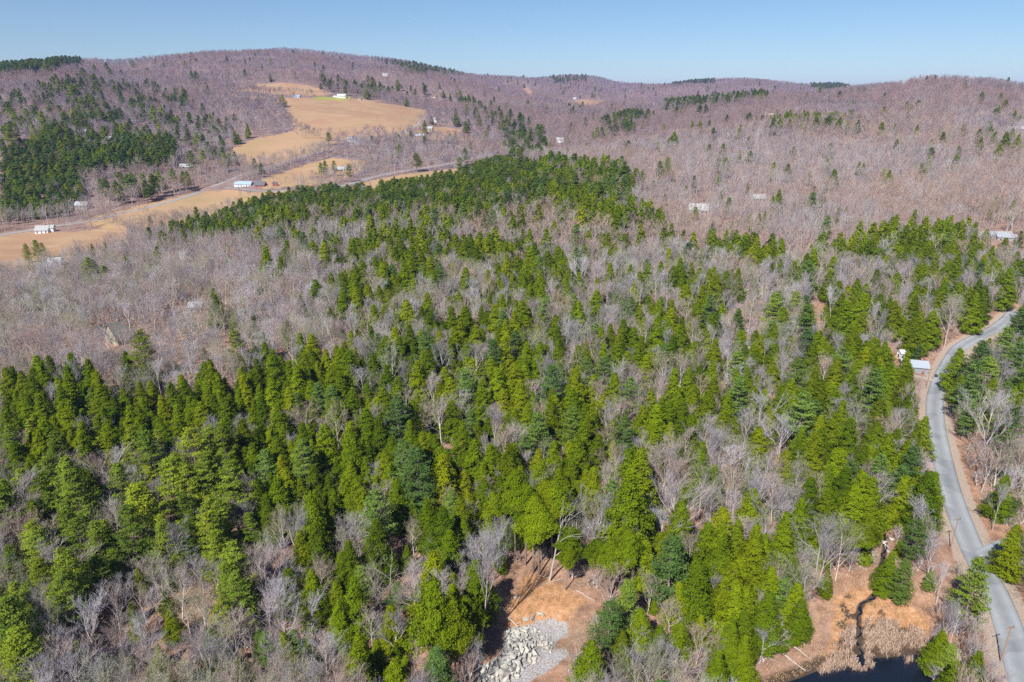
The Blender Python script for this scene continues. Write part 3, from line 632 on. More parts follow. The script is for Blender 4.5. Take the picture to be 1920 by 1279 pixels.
# ------------------------------------------------------------------ houses
def house(px, py, w, d, rot, walls, roof, label, cat='house', storey=2, pitch=.75, wing=None, chimney=True, dormers=0, porch=False, name='farmhouse', metal=None, wincol=None):
    X, Y, _, _ = hit(px, py); z = min(float(height(X+a, Y+b)) for a in (-w/2, 0, w/2) for b in (-d/2, d/2))
    h = 2.7*storey+.5; root = thing(name, label, cat, (X, Y+d*.5, z), math.radians(rot))
    key = 'wall_%s' % (walls,); M.setdefault(key, flat('painted_boards', walls, .7, .06, 3)); rk = 'roof_%s' % (roof,); M.setdefault(rk, flat('roof_cover', roof, .6, .12, 2, .4))
    M.setdefault('wpane', flat('window_glass', (.05, .065, .085), .15, .1, 1, .6)); M.setdefault('trim', flat('trim_paint', (.55, .54, .52), .6, .05)); M.setdefault('brickc', flat('chimney_brick', (.30, .17, .13), .9, .3, 6))
    def body(cx, cy, w, d, h, pt):
        rz = h+w_g(d)*pt; a, b = w/2, d/2
        V = [(cx-a, cy-b, -1), (cx+a, cy-b, -1), (cx+a, cy+b, -1), (cx-a, cy+b, -1), (cx-a, cy-b, h), (cx+a, cy-b, h), (cx+a, cy+b, h), (cx-a, cy+b, h), (cx-a, cy, rz), (cx+a, cy, rz)]
        F = [(0, 1, 5, 4), (2, 3, 7, 6), (1, 2, 6, 5), (3, 0, 4, 7), (4, 8, 8, 7), (5, 6, 9, 9)]
        F = [f for f in F[:4]]; me_t = [(4, 8, 7), (6, 9, 5)]
        e, th = .5, .22; dr = pt*e
        R = []
        for s in (-1, 1):
            y0, z0 = cy+s*(b+e), h-dr; 
            R += [(cx-a-e, y0, z0), (cx+a+e, y0, z0), (cx+a+e, cy, rz), (cx-a-e, cy, rz), (cx-a-e, y0, z0+th), (cx+a+e, y0, z0+th), (cx+a+e, cy, rz+th), (cx-a-e, cy, rz+th)]
        RF = []
        for k in (0, 8): RF += [(k, k+1, k+2, k+3), (k+4, k+7, k+6, k+5), (k, k+4, k+5, k+1), (k+1, k+5, k+6, k+2), (k+3, k+2, k+6, k+7), (k, k+3, k+7, k+4)]
        return V, F, me_t, R, RF
    def w_g(d): return d/2
    def pym(name_, V, F, m): me = bpy.data.meshes.new(name_); me.from_pydata(V, [], F); me.materials.append(m); me.update(); return me
    V, F, T, R, RF = body(0, 0, w, d, h, pitch); VV, FF, RR, RRF = list(V), [*F, *T], list(R), list(RF)
    if wing:
        wx, wy, ww, wd, wh = wing; V2, F2, T2, R2, RF2 = body(wx, wy, ww, wd, wh, pitch*.9); k = len(VV); FF += [tuple(i+k for i in f) for f in [*F2, *T2]]; VV += V2; k = len(RR); RRF += [tuple(i+k for i in f) for f in RF2]; RR += R2
    part('wall', pym('wall', VV, FF, M[key]), root); rf = part('roof', pym('roof', RR, RRF, M[rk]), root)
    if chimney: V, F = boxes([(w*.22, .3, h+d/2*pitch+.3, .9, .9, 1.8)]); part('chimney', mesh_from('chimney', V, F, [M['brickc']]), rf)
    def win(x, y, z, ww, wh, side=False):
        f = boxes([(x, y, z, ww+.16, .12, wh+.16)] if not side else [(x, y, z, .12, ww+.16, wh+.16)]); p_ = boxes([(x, y-.07, z, ww, .06, wh)] if not side else [(x+math.copysign(.07, x), y, z, .06, ww, wh)])
        fo = part('window', mesh_from('window', *f, [M['trim']]), root); part('pane', mesh_from('pane', *p_, [M['wpane']]), fo)
    nw = max(2, int(w/3.2))
    for st_ in range(storey):
        for i in range(nw):
            x = -w/2+w*(i+.5)/nw
            if st_ == 0 and i == nw//2:
                V, F = boxes([(x, -d/2-.05, 1.05, 1.0, .1, 2.1)]); part('door', mesh_from('door', V, F, [M['brickc']]), root); continue
            win(x, -d/2-.05, 1.6+2.7*st_, .95, 1.3)
        win(w/2+.05, 0, 1.6+2.7*st_, .95, 1.3, True); win(-w/2-.05, 0, 1.6+2.7*st_, .95, 1.3, True)
    for i in range(dormers):
        x = -w/2+w*(i+.5)/dormers; V, F = boxes([(x, -d*.27, h+d*.23*pitch+.5, 1.7, 1.8, 1.7)]); dm = part('dormer', mesh_from('dormer', V, F, [M[key]]), root)
        V, F = boxes([(x, -d*.27-.93, h+d*.23*pitch+.6, .9, .06, .9)]); part('pane', mesh_from('pane', V, F, [M['wpane']]), dm)
    if porch:
        V, F = boxes([(0, -d/2-1.3, 2.75, w*.8, 2.6, .15), *[(-w*.38+w*.76*i/4, -d/2-2.4, 1.3, .16, .16, 2.75) for i in range(5)]]); part('porch', mesh_from('porch', V, F, [M['trim']]), root)
    return root
WH, CR, GR_, RD, BRN, BLUE = (.78, .78, .76), (.62, .56, .42), (.36, .36, .36), (.40, .07, .06), (.20, .13, .09), (.22, .30, .42)
DK, SIL, LB = (.10, .10, .11), (.50, .53, .56), (.30, .38, .50)
HOUSES = [
 house(76,438,10,9,12, WH, GR_, 'white farmhouse with grey roof standing at the edge of the far left field', storey=1, wing=(6,1,5,6,4.6)),
 house(458,350,16,8,-6, WH, LB, 'long white farmhouse with blue grey roof beside the valley road', storey=1, wing=(-8,0,7,7,3.0)),
 house(487,351,11,8,-4, RD, DK, 'red barn joined to the long white farmhouse by the valley road', 'barn', 1, pitch=1.0, chimney=False, name='barn'),
 house(515,349,5,4,10, RD, DK, 'tiny red shed right of the red barn in the valley', 'shed', 1, chimney=False, name='shed'),
 house(660,268,13,8,-14, WH, BLUE, 'white house with blue roof and dormers below the big sloping field', dormers=3, wing=(7,0,6,6,3.4)),
 house(634,321,15,7,0, CR, GR_, 'low grey roofed house with a porch in the middle valley field', storey=1, porch=True, wing=(7,1,5,6,3)),
 house(640,184,17,9,4, WH, (.55,.58,.56), 'large pale house on the lawn at the top of the big field', storey=2, wing=(-12,0,9,7,3.5)),
 house(672,187,9,7,0, CR, BRN, 'small cream house right of the large pale house above the big field', storey=1, chimney=False),
 house(556,183,12,8,0, WH, BLUE, 'blue roofed white barn at the upper edge of the big field', 'barn', 1, name='barn', chimney=False),
 house(453,182,14,7,0, WH, DK, 'white shed with black roof in the upper left strip field', 'shed', 1, name='shed', chimney=False),
 house(813,184,14,8,-20, CR, BRN, 'cream house at the top right corner of the big field', storey=2),
 house(851,199,12,8,10, GR_, DK, 'dark grey house in the trees right of the big field', storey=2),
 house(814,229,12,8,-8, WH, GR_, 'white gabled house beside the lane above the red roofed group', storey=2),
 house(804,246,13,8,-10, (.45,.38,.30), GR_, 'tan house with grey roof in the middle of the lane cluster', storey=2),
 house(787,257,14,8,-5, BRN, SIL, 'brown barn with pale metal roof at the lower end of the lane cluster', 'barn', 1, name='barn', chimney=False),
 house(832,232,8,6,10, (.35,.28,.26), DK, 'small brown house behind the lane cluster at the wood edge', storey=1),
 house(722,143,14,8,0, WH, SIL, 'white house high on the wooded hillside above the big field', storey=2),
 house(349,316,16,8,10, (.30,.17,.10), SIL, 'brown house with pale roof beside the tall valley pines', storey=1),
 house(152,254,10,7,20, WH, SIL, 'small white house on the dark wooded slope at left', storey=2),
 house(202,262,11,7,-15, GR_, SIL, 'grey house with pale roof lower on the wooded slope at left', storey=1),
 house(152,395,11,8,5, GR_, (.42,.44,.47), 'grey house among the bare trees behind the far left field', storey=2),
 house(160,391,7,5,5, GR_, DK, 'small grey outbuilding beside the grey house behind the left field', 'shed', 1, name='shed', chimney=False),
 house(1443,216,12,8,15, CR, BRN, 'cream house with steep roof on the brown ridge at upper right', pitch=1.1),
 house(1693,157,13,8,0, BRN, DK, 'leftmost brown house on the far right hilltop', storey=2),
 house(1725,151,12,9,15, CR, BRN, 'tan house on the crest of the far right hilltop', storey=2, pitch=1.1),
 house(1768,157,15,8,0, WH, GR_, 'white house in the middle of the far right hilltop', storey=2),
 house(1806,157,14,8,-8, CR, (.35,.36,.34), 'pale house at the right end of the hilltop row', storey=2),
 house(1915,242,13,9,-12, WH, (.16,.18,.24), 'white house with dark slate roof at the right frame edge', storey=2),
 house(1868,448,24,10,-5, (.30,.30,.31), (.34,.36,.38), 'long pale metal roofed barn behind the right hand hemlocks', 'barn', 1, name='barn', chimney=False, pitch=.4),
 house(1893,452,12,9,-20, (.30,.30,.31), (.33,.35,.38), 'shorter pale roofed barn right of the long metal barn', 'barn', 1, name='barn', chimney=False, pitch=.4),
 house(1312,400,17,10,-18, (.30,.28,.25), (.34,.345,.34), 'weathered grey house with wide roof in the bare wood on the hill', storey=1, pitch=.9),
 house(1424,378,12,8,10, (.36,.34,.31), (.34,.34,.34), 'grey roofed house with tall chimney right of the bare slope house', storey=1),
 house(212,648,7,10,62, (.36,.335,.25), (.19,.16,.145), 'yellow gabled cabin with brown roof in the bare left wood', storey=1, pitch=1.35, name='cabin', cat='cabin'),
 house(366,586,7,5,0, GR_, (.38,.39,.4), 'pale roofed shed in the bare wood above the cabin', 'shed', 1, name='shed', chimney=False),
 house(101,499,8,6,10, WH, SIL, 'little white shed in brush below the far left field', 'shed', 1, name='shed', chimney=False),
 house(1725,700,8,7,-16, (.25,.28,.33), (.33,.375,.43), 'house with pale blue metal roof beside the near road bend', storey=1, pitch=.55, wing=(-4,2,4,6,3)),
 house(1693,673,3,3,10, (.6,.6,.58), SIL, 'tiny white shed in the trees left of the road bend', 'shed', 1, name='shed', chimney=False),
 house(1699,660,5,4,-30, BRN, (.24,.18,.16), 'brown shed on bare orange ground left of the road bend', 'shed', 1, name='shed', chimney=False),
 house(1050,268,12,8,0, WH, SIL, 'white building in the trees at the foot of the brown ridge', storey=2),
 house(1077,186,12,8,0, WH, SIL, 'white house on the distant field in the middle valley', storey=1)]
HXY = [(o.location.x, o.location.y) for o in HOUSES]
# ------------------------------------------------------------------ poles, bin, logs
M['pole'] = flat('creosoted_pine', (.36, .22, .14), .9, .2, 2); M['wire'] = flat('cable', (.03,)*3)
def pole(px, py, H, label, ang=.3):
    X, Y, _, _ = hit(px, py); z = float(height(X, Y)); r = thing('utility_pole', label, 'utility pole', (X, Y, z-.3), ang, 'utility poles along the roads')
    part('post', mesh_from('post', *tubes([[0, 0, 0, 0, 0, H, .16, .11]], 8), [M['pole']]), r)
    part('crossarm', mesh_from('crossarm', *boxes([(0, .16, H-.7, 2.4, .12, .14)]), [M['pole']]), r)
    for x in (-1.05, -.4, .4, 1.05): part('insulator', mesh_from('insulator', *tubes([[x, .16, H-.63, x, .16, H-.35, .06, .04]], 6), [M['wire']]), r)
    return r
pole(1782,1030,10.5,'brown wooden utility pole on the verge, upper of the two beside the straight road'); pole(1876,1243,10.5,'brown utility pole at the lower right beside the near road')
pole(1737,728,9.5,'dark utility pole by the driveway at the road bend'); pole(664,335,10,'far utility pole leaning beside the valley road', .8); pole(720,322,10,'far utility pole at the valley road bend right of the leaning one'); pole(780,314,10,'rightmost far utility pole on the valley road')
X, Y, _, _ = hit(1755,707); r = thing('roadside_bin', 'small dark bin at the driveway mouth on the road bend', 'bin', (X, Y, float(height(X, Y))), .4)
M['binp'] = flat('dark_plastic', (.03, .035, .05), .4); part('body', mesh_from('body', *boxes([(0, 0, .55, .8, .9, 1.1)]), [M['binp']]), r); part('lid', mesh_from('lid', *boxes([(0, -.03, 1.14, .86, .98, .09)]), [M['binp']]), r)
for wx in (-.32, .32): part('wheel', mesh_from('wheel', *tubes([[wx-.05, .46, .13, wx+.05, .46, .13, .13, .13]], 10), [M['binp']]), r)
def log(a, b, r0, label):
    A, B = hit(*a), hit(*b); za, zb = float(height(A[0], A[1]))+r0, float(height(B[0], B[1]))+r0*.8; a_, b_ = np.array([A[0], A[1], za]), np.array([B[0], B[1], zb]); d = b_-a_; n = 6; sg = []
    for i in range(n):
        p, q = a_+d*i/n, a_+d*(i+1)/n; w1, w2 = math.sin(i)*.12, math.sin(i+1)*.12; sg.append([p[0]+w1, p[1], p[2]+.1*i/n, q[0]+w2, q[1], q[2]+.1*(i+1)/n, r0*(1-.6*i/n), r0*(1-.6*(i+1)/n)])
        if i > 1: e = q+rng.normal(size=3)*.9+[0, 0, .7]; sg.append([*q, *e, r0*.3, .015])
    o = link(bpy.data.objects.new('fallen_log', mesh_from('log', *tubes(sg, 7), [M['deadwood']], smooth_=True))); o['label'] = label; o['category'] = 'log'
log((922,1132),(990,1192),.22,'long pale fallen log lying across the clearing to the stone pile'); log((1080,1108),(1116,1128),.14,'thin pale log on the orange ground below the tall trunks')
log((1463,1224),(1511,1260),.20,'pale fallen log on the left bank of the pond'); log((1489,1214),(1522,1238),.15,'thinner fallen log above the other on the pond bank'); log((1611,1062),(1626,1072),.12,'short log beside the stream above the marsh'); log((1007,1079),(1030,1085),.13,'broken branch log among the tall trunks of the clearing')
log((0,712),(34,716),.2,'pale fallen log at the left edge above the hemlocks'); log((1055,1085),(1010,1100),.1,'short grey log at the foot of the leaning tree')
# ------------------------------------------------------------------ trees: apex position and crown width as read off the picture, crop by crop
def rows(x0, y0, s, txt):
    out = []
    for q in txt.split():
        k = 'h'
        if q[0].isalpha(): k, q = q[0], q[1:]
        v = q.split(','); out.append((x0+float(v[0])/s, y0+float(v[1])/s, float(v[2])/s, k))
    return out
TL = []
TL += rows(0, 640, 4, '''240,195,170 490,140,90 530,270,170 935,70,120 940,230,140 1065,150,150 1150,180,90 1350,245,150 1480,235,110 1570,235,110 1680,265,100 1120,290,130 1270,300,150 460,450,180 640,340,130 610,500,160
 840,410,150 960,420,150 760,480,150 1060,420,160 1200,400,150 1340,400,140 1560,350,150 1640,370,150 1780,290,120 1880,210,160 1850,70,90 1900,0,100 1700,450,130 1800,420,150 10,350,140 110,360,150 30,480,150 200,400,170 20,620,150 110,560,150
 230,670,180 390,560,180 520,660,160 500,760,140 620,640,150 720,560,160 800,640,170 920,560,150 1030,480,160 940,720,160 85,810,120 280,830,120 20,920,140 200,900,200 60,1000,170 870,640,150 1130,520,150 1200,500,150 1560,480,160 1900,430,150 1900,640,120 1880,900,160
 p1420,640,330 p1180,660,220 p1500,880,210 p520,960,340 p340,1120,240 p1050,1050,260 p1290,830,260 p1100,930,220 p700,1080,180
 b780,300,130 b1600,580,250 b1780,580,230 b860,860,240 b1320,590,140 b480,880,250 b1750,1010,200 b60,700,220 b380,330,180 b1850,1020,200''')
TL += rows(480, 640, 4, '''400,50,130 520,55,140 660,0,140 740,60,100 120,60,200 60,0,150 180,100,130 100,260,150 240,340,170 420,200,150 560,180,160 980,170,200 1290,50,230 1180,40,120 1480,160,90 1060,260,180 1400,170,120 830,310,140 720,340,150 840,420,130 640,430,130 1200,370,160 1360,410,130 1680,320,150 1760,510,150
 1540,590,210 1660,600,160 420,420,160 140,470,170 280,550,130 100,640,170 200,620,160 390,610,160 430,700,150 30,700,150 80,800,170 180,850,180 1300,680,150 1130,700,130 830,750,140 930,830,170 1010,860,160 1400,850,150 1480,900,150 1620,760,170 1750,780,160 1850,620,160 1880,520,140 600,880,140 700,900,170 820,860,170
 430,920,170 540,1000,180 660,1020,180 780,1000,170 100,980,180 220,940,160 330,1020,160 1170,1160,160 1290,1170,160 1560,960,160 1700,900,170 1590,1130,150 1830,1000,180 1850,350,150 1840,160,130 120,1080,200 440,1110,170 380,1200,170 580,1110,170 900,1010,150 1900,800,150 1900,1100,150
 p1060,400,300 p1570,210,220 p1200,790,350 p560,330,180 p290,380,150 p1610,510,160
 b1010,40,240 b170,230,110 b300,60,150 b800,210,180 b590,480,280 b780,530,180 b310,710,150 b1650,80,200 b1800,340,130 b1380,450,250 b930,1090,230 b1440,1130,190 b1700,1050,150 b560,20,150 b820,0,120 b1400,0,250 d1590,790,90 b290,1160,130 b1880,30,160''')
TL += rows(960, 640, 4, '''110,0,180 250,70,140 370,60,130 510,30,130 590,70,110 690,20,180 940,0,150 1040,70,150 1160,60,130 1360,0,160 1430,80,130 1750,20,150 1830,60,150 480,180,230 700,180,90 1220,200,200 1330,190,180 1410,180,150 1520,270,200 1250,350,180 1370,320,180 60,280,200 300,350,180 120,460,200 550,460,150
 660,480,150 790,440,130 30,500,150 850,550,160 950,550,160 1090,580,120 1400,570,120 1280,560,140 1590,510,170 1680,560,120 1850,640,220 1860,450,140 650,690,200 760,740,160 320,740,220 430,740,160 200,800,180 970,800,330 870,950,180 450,880,200 490,1040,200 60,930,200 200,1040,120 1820,1100,180 1800,980,120 30,1150,150 280,1180,130 150,1200,200 1560,1000,100
 p300,170,260 p1700,70,210 p200,530,240 p450,480,250 p1150,10,170 p100,700,200
 b60,110,100 b300,20,130 b620,0,200 b460,0,150 b680,150,150 b820,220,200 b940,240,180 b1110,320,130 b880,60,150 b1280,60,140 b1500,60,130 b1520,190,110 b1880,190,140 b310,450,150 b880,660,160 d1030,570,80 b720,920,230 b590,880,130 b290,940,180 b150,980,150 b1230,740,280 b1450,560,160 b1450,690,250 b1440,900,330 b1690,800,300 b1790,550,180 b1060,1090,160 b1500,1150,200''')
TL += rows(0, 960, 4, '''1270,720,160 1580,840,180 1850,180,150 1890,380,120 980,640,120 1780,1080,180 1560,1000,200 1870,1120,120
 p220,60,300 p470,-20,270 p950,-60,360 p760,60,230 p1420,-20,240 p1600,130,300 p60,250,240 p280,350,280 p500,330,270 p720,330,270 p850,280,230 p90,520,240 p200,700,260 p1760,440,310 p1860,0,190 p160,950,170 p1650,650,260 p1160,1100,230 p1000,800,140
 b70,0,200 b740,-20,160 b950,350,170 b1130,330,250 b1260,380,200 b1350,380,180 b1480,350,220 b1560,480,250 b1310,520,230 b1500,600,220 b820,560,280 b660,560,180 b370,500,170 b500,640,150 b1130,600,200 b1050,580,220 b850,800,260 b1010,760,230 b1130,820,230 b480,900,330 b400,960,300 b1100,950,330 b560,1080,400 b300,1050,250 b1460,930,180 b1340,1000,200 b1850,820,230 b900,960,250 b700,1130,250 b40,850,150 b1570,-20,150 b1860,-20,200 b930,1120,220 b60,1060,120''')
TL += rows(480, 960, 4, '''430,-60,280 530,0,200 900,50,280 1130,240,130 1400,-40,300 1450,130,290 1560,40,200 630,290,150 730,480,280 590,510,200 1010,690,230 900,960,240 760,900,200 1120,1070,230 390,920,200 200,900,170 290,1040,210 1750,0,200 1900,0,160 620,660,230 860,1060,220 1000,1150,200
 p20,880,160 p60,900,200 p1060,520,180 p780,400,180 p280,880,160
 b130,300,250 b50,200,250 b700,60,180 b1170,60,220 b1280,240,150 b480,410,220 b420,680,230 b1190,370,200 b1450,370,230 b1590,420,170 b1700,170,330 d980,340,240 b1020,860,250 b80,660,250 b560,1000,180 b660,1080,250 b240,400,150 b1220,880,160 b120,1130,200 b950,-40,200 b1030,560,150''')
TL += rows(780, 900, 3.097, '''590,-60,200 450,60,190 870,0,200 260,90,200 1250,-60,340 1340,350,190 1700,240,190 1540,370,150 1620,470,170 1310,750,180 1020,930,260 1200,870,160 1240,990,190 1420,840,170 1540,820,170 1530,590,160 1850,470,230 1870,600,220 1840,800,220 1760,990,200 1660,780,120 
 p1130,700,250 b380,330,200 b300,400,150 b190,480,170 b1090,-40,200 b1230,200,240 b1540,-20,280 b1730,60,200 b1430,190,220 b1330,90,160 b1290,850,160 b1500,990,190 b1490,710,180 b1740,570,150 b1650,860,180 b1360,570,170 b1130,200,170 b1780,900,190''')
TL += rows(1380, 880, 3.206, '''340,30,160 110,110,200 560,120,210 720,90,240 400,170,200 130,330,240 310,250,200 550,300,160 30,520,200 1030,30,190 1150,110,100 1630,30,160 1540,120,190 560,600,100 940,500,150 1250,970,160 220,580,180 60,700,200 350,530,160 380,680,180 400,780,160 60,850,200 60,1000,180 1470,1090,190 1340,1150,180 1700,330,190 1720,760,150 950,140,100
 p1030,540,170 p1180,610,85 p290,650,160 p210,740,150 p1100,300,190 p1300,1050,140
 b860,40,230 b1100,180,210 b420,0,150 b20,20,150 b800,60,190 d1260,550,70 b180,790,150 b330,720,150 b1500,90,180 b1430,1040,190 s1350,930,100 s1220,920,90 b170,980,150 b1690,0,190 b1180,380,110 b1640,480,180''')
TL += rows(1380, 540, 3.552, '''50,280,120 740,80,190 860,30,190 970,60,150 650,180,150 260,240,160 420,280,90 560,280,140 1620,50,170 1760,120,70 1880,190,100 520,360,160 120,360,150 280,440,140 400,470,100 540,510,140 900,370,160 960,450,150 1150,420,150 620,640,100 200,670,160 400,660,140 160,930,200 540,950,260 770,870,220 950,890,190 970,730,190 1160,780,150 1115,600,140 1210,930,190 1270,850,160
 740,1140,130 1100,1100,190 380,1230,90 1500,400,160 1700,450,130 1890,450,120 1720,600,190 1860,650,150 1450,500,130 1480,880,140 1390,410,70 1260,230,115 1190,250,115
 p270,30,180 p480,110,190 p20,150,150 p720,390,200 p940,530,240 p460,690,260 p30,430,170 p30,580,190 p1820,260,190 p1650,350,230 p1600,480,240 p1500,650,190 p1830,940,190 p1225,370,70 p1450,750,150
 b110,60,170 b410,170,140 b1100,60,150 b1460,70,220 b1730,170,90 b680,310,150 b170,540,140 b330,560,160 b430,550,130 b600,480,150 b320,920,220 b70,870,190 b820,750,190 b1030,900,180 b500,1180,170 b700,1130,150 b930,1080,120 b1220,1090,150 b1670,800,280 b1740,730,210 b1880,880,170 b1850,1000,220 b1700,1100,190 b50,1000,190 b1750,510,150 b1850,50,150 b730,650,170''')
TL += rows(480, 320, 4, '''70,600,160 560,500,120 560,760,120 460,770,80 730,590,110 780,650,90 890,640,120 930,630,80 730,770,150 850,860,120 1160,560,150 1230,600,120 1110,700,180 1300,650,130 1260,720,130 1360,740,100 1060,780,150 1180,800,150 1440,560,100 1570,720,170 1480,680,120 1740,740,150 1580,490,80 1700,470,60 1890,560,90 550,1020,120 210,1120,60 40,1200,130
 880,1000,150 960,1010,120 1050,1070,130 710,1200,130 900,1220,70 1040,1170,170 1290,1060,140 1530,1100,150 1440,1080,60 1690,1010,130 1600,1060,90 1780,1030,90 1640,1170,130 1900,950,120 1880,1100,130 30,870,70 850,330,130 880,420,130 980,300,100 1100,340,80 960,380,110 1270,330,130 1350,380,90 1590,350,70 1640,350,60 1500,360,50 280,400,100 180,400,70 1730,340,60 640,1180,50 740,1050,110 1310,890,90 1250,380,120 850,460,120''')
TL += rows(960, 320, 4, '''70,250,110 20,330,100 200,250,130 340,220,100 560,150,160 520,260,120 800,260,150 720,210,120 960,400,120 900,210,110 260,430,140 580,440,100 720,460,130 850,470,130 1140,420,130 1200,390,100 1290,440,110 1510,370,80 1110,270,80 1170,310,60 1270,310,50 p1380,270,80 p1630,200,90 1650,380,80 540,560,90 30,630,100 100,690,110 740,560,100 870,610,90 1180,580,120 1030,700,120 1120,680,130 1240,650,100
 1280,770,110 890,700,130 960,750,110 350,730,110 440,790,90 560,780,70 640,800,110 740,790,110 830,780,100 790,870,130 840,900,100 1200,800,120 1320,810,80 130,880,140 460,890,90 530,880,70 290,930,90 340,980,80 530,980,80 630,960,80 960,1000,130 1030,950,100 1010,1060,100 330,1080,150 70,1080,130 p40,1000,100 200,1160,130 850,1130,110 1170,1040,110 1280,1090,130 1250,1150,120 1330,1130,120 1540,1050,130 p1700,1030,120
 1740,1200,90 1460,580,70 1510,620,60 1570,620,60 1380,710,50 1540,750,80 1630,760,70 1760,660,80 1850,560,60 1850,700,90 1890,620,60 1730,880,60 1840,880,50 1720,330,40 1790,320,70 1860,320,80 1900,310,70 620,1120,60 p390,50,100 p470,10,110 p230,30,110 p690,50,90 p870,110,90 1280,60,50 1310,110,50 p800,0,60 p980,0,80 p1060,70,70 p1150,170,50 p580,80,50 1560,0,60 1770,90,40 1210,0,40 p1160,1180,140''')
TL += rows(1440, 320, 4, '''90,140,110 40,190,90 p340,160,110 420,160,60 490,200,40 760,160,45 200,230,60 370,300,60 440,290,60 540,270,70 590,270,60 930,260,50 1110,290,100 1200,340,100 1280,350,80 1350,340,70 1690,110,30 1710,180,60 1760,180,50 1520,210,50 1570,220,50 1620,200,40 1850,220,80 100,500,110 330,550,110 100,660,120 225,660,90 470,590,90 510,650,90 690,570,120 780,600,60 535,490,35 580,480,35 430,720,110
 700,430,70 760,440,70 830,520,80 870,600,90 940,640,100 1050,450,90 980,500,90 1090,530,90 1010,560,110 1080,570,90 1210,540,90 1310,520,110 1360,510,60 1400,570,80 1470,560,80 1480,620,80 1660,500,50 1690,560,110 1790,500,110 1880,520,100 1650,600,100 1820,730,170 1150,770,140 1240,820,110 1310,730,80 1440,750,110 1460,840,120 1350,830,90 1020,770,80 1070,690,90 750,880,90 870,850,120
 850,920,170 700,980,160 640,1000,130 550,940,110 470,960,90 1570,920,160 1640,1000,130 1760,1000,80 1870,1100,90 1100,900,130 1260,1000,120 1120,1100,160 1420,1180,80 1550,860,60 p80,900,180 p320,1000,170
 b180,640,100 b340,600,130 b470,680,110 b820,660,200 b990,960,140 b1400,950,190 b760,230,160 b1700,1060,120 b1300,640,140''')
TL += rows(0, 60, 3.996, '''p330,220,80 p610,265,80 p700,245,80 p790,225,70 p700,310,80 p820,270,90 p550,340,60 p600,335,60 p410,310,60 p430,350,70 p520,390,80 p600,480,80 p680,470,90 p580,540,70 p740,560,80 h680,560,60 p600,600,80 p570,640,80 p470,600,90 p360,545,70 p300,590,90 p190,570,90 p80,465,60 p40,520,80 p100,600,80 p60,690,100 h770,700,90 h900,680,90 h1140,545,90 h1200,545,70
 h1280,490,50 h1690,640,40 h1750,740,50 h1780,760,40 p1460,290,50 p1420,885,110 p1510,880,80 p1600,870,60 p1680,910,70 p1280,1020,90 p1180,1040,90 h1240,470,40 p1400,730,90 p1470,750,80 p240,690,90 p320,660,70 p500,760,90 p580,760,90''')
TL += rows(400, 130, 3.84, 'p825,450,50 h1140,475,45 p800,655,60 p770,670,60 p865,655,60 p975,680,70 p290,640,60 h1520,365,50 h1420,440,50 h1530,455,30 p1770,630,50 p90,340,40 p150,440,40')
TL += rows(860, 100, 3.556, '''p1090,680,60 p1395,690,90 p1345,715,80 h1440,520,70 h1335,590,45 h1495,510,35 h1560,450,50 h1610,450,60 h1370,460,40 h1410,560,50 h990,500,40 p925,490,60 p750,460,35 p765,350,40 h1300,380,40 h795,640,40 p305,575,60 p340,580,50 h850,710,60 h890,715,60 h965,690,50 h765,595,35 h600,655,40 h655,655,30 p215,310,40 p235,285,30''')
TL += rows(1380, 120, 3.556, '''h560,155,40 h995,190,40 h885,375,35 h1365,415,35 h1520,400,40 h1310,500,50 h1630,430,50 h1490,545,50 h1765,535,70 h1900,540,50 h1730,450,60 h1810,450,90 h1850,430,60 h1890,465,70 h1865,310,50 h1760,275,50 h1900,335,40 h300,355,60 h250,360,60 h360,365,50 h480,355,50 h540,350,60 h600,355,50 h700,350,60 h745,370,50 h820,370,60 h440,385,40 h1215,400,50 h1535,110,30''')
TL += rows(0, 300, 3.045, '''p195,455,70 p235,470,50 p140,475,60 h520,475,50 h445,492,50 h595,465,50 h700,455,50 h250,600,55 h370,605,60 h410,610,60 h325,610,50 p590,600,100 h710,550,90 h890,490,80 h1225,765,110 h1330,870,70 h1445,870,80 h1490,715,50 h1620,910,50 h1160,1065,40 h710,1085,100
 b1225,880,150 b360,700,170 b760,720,150 b1300,440,170 b1540,400,150 s40,520,90 s320,545,80 s450,500,40''')
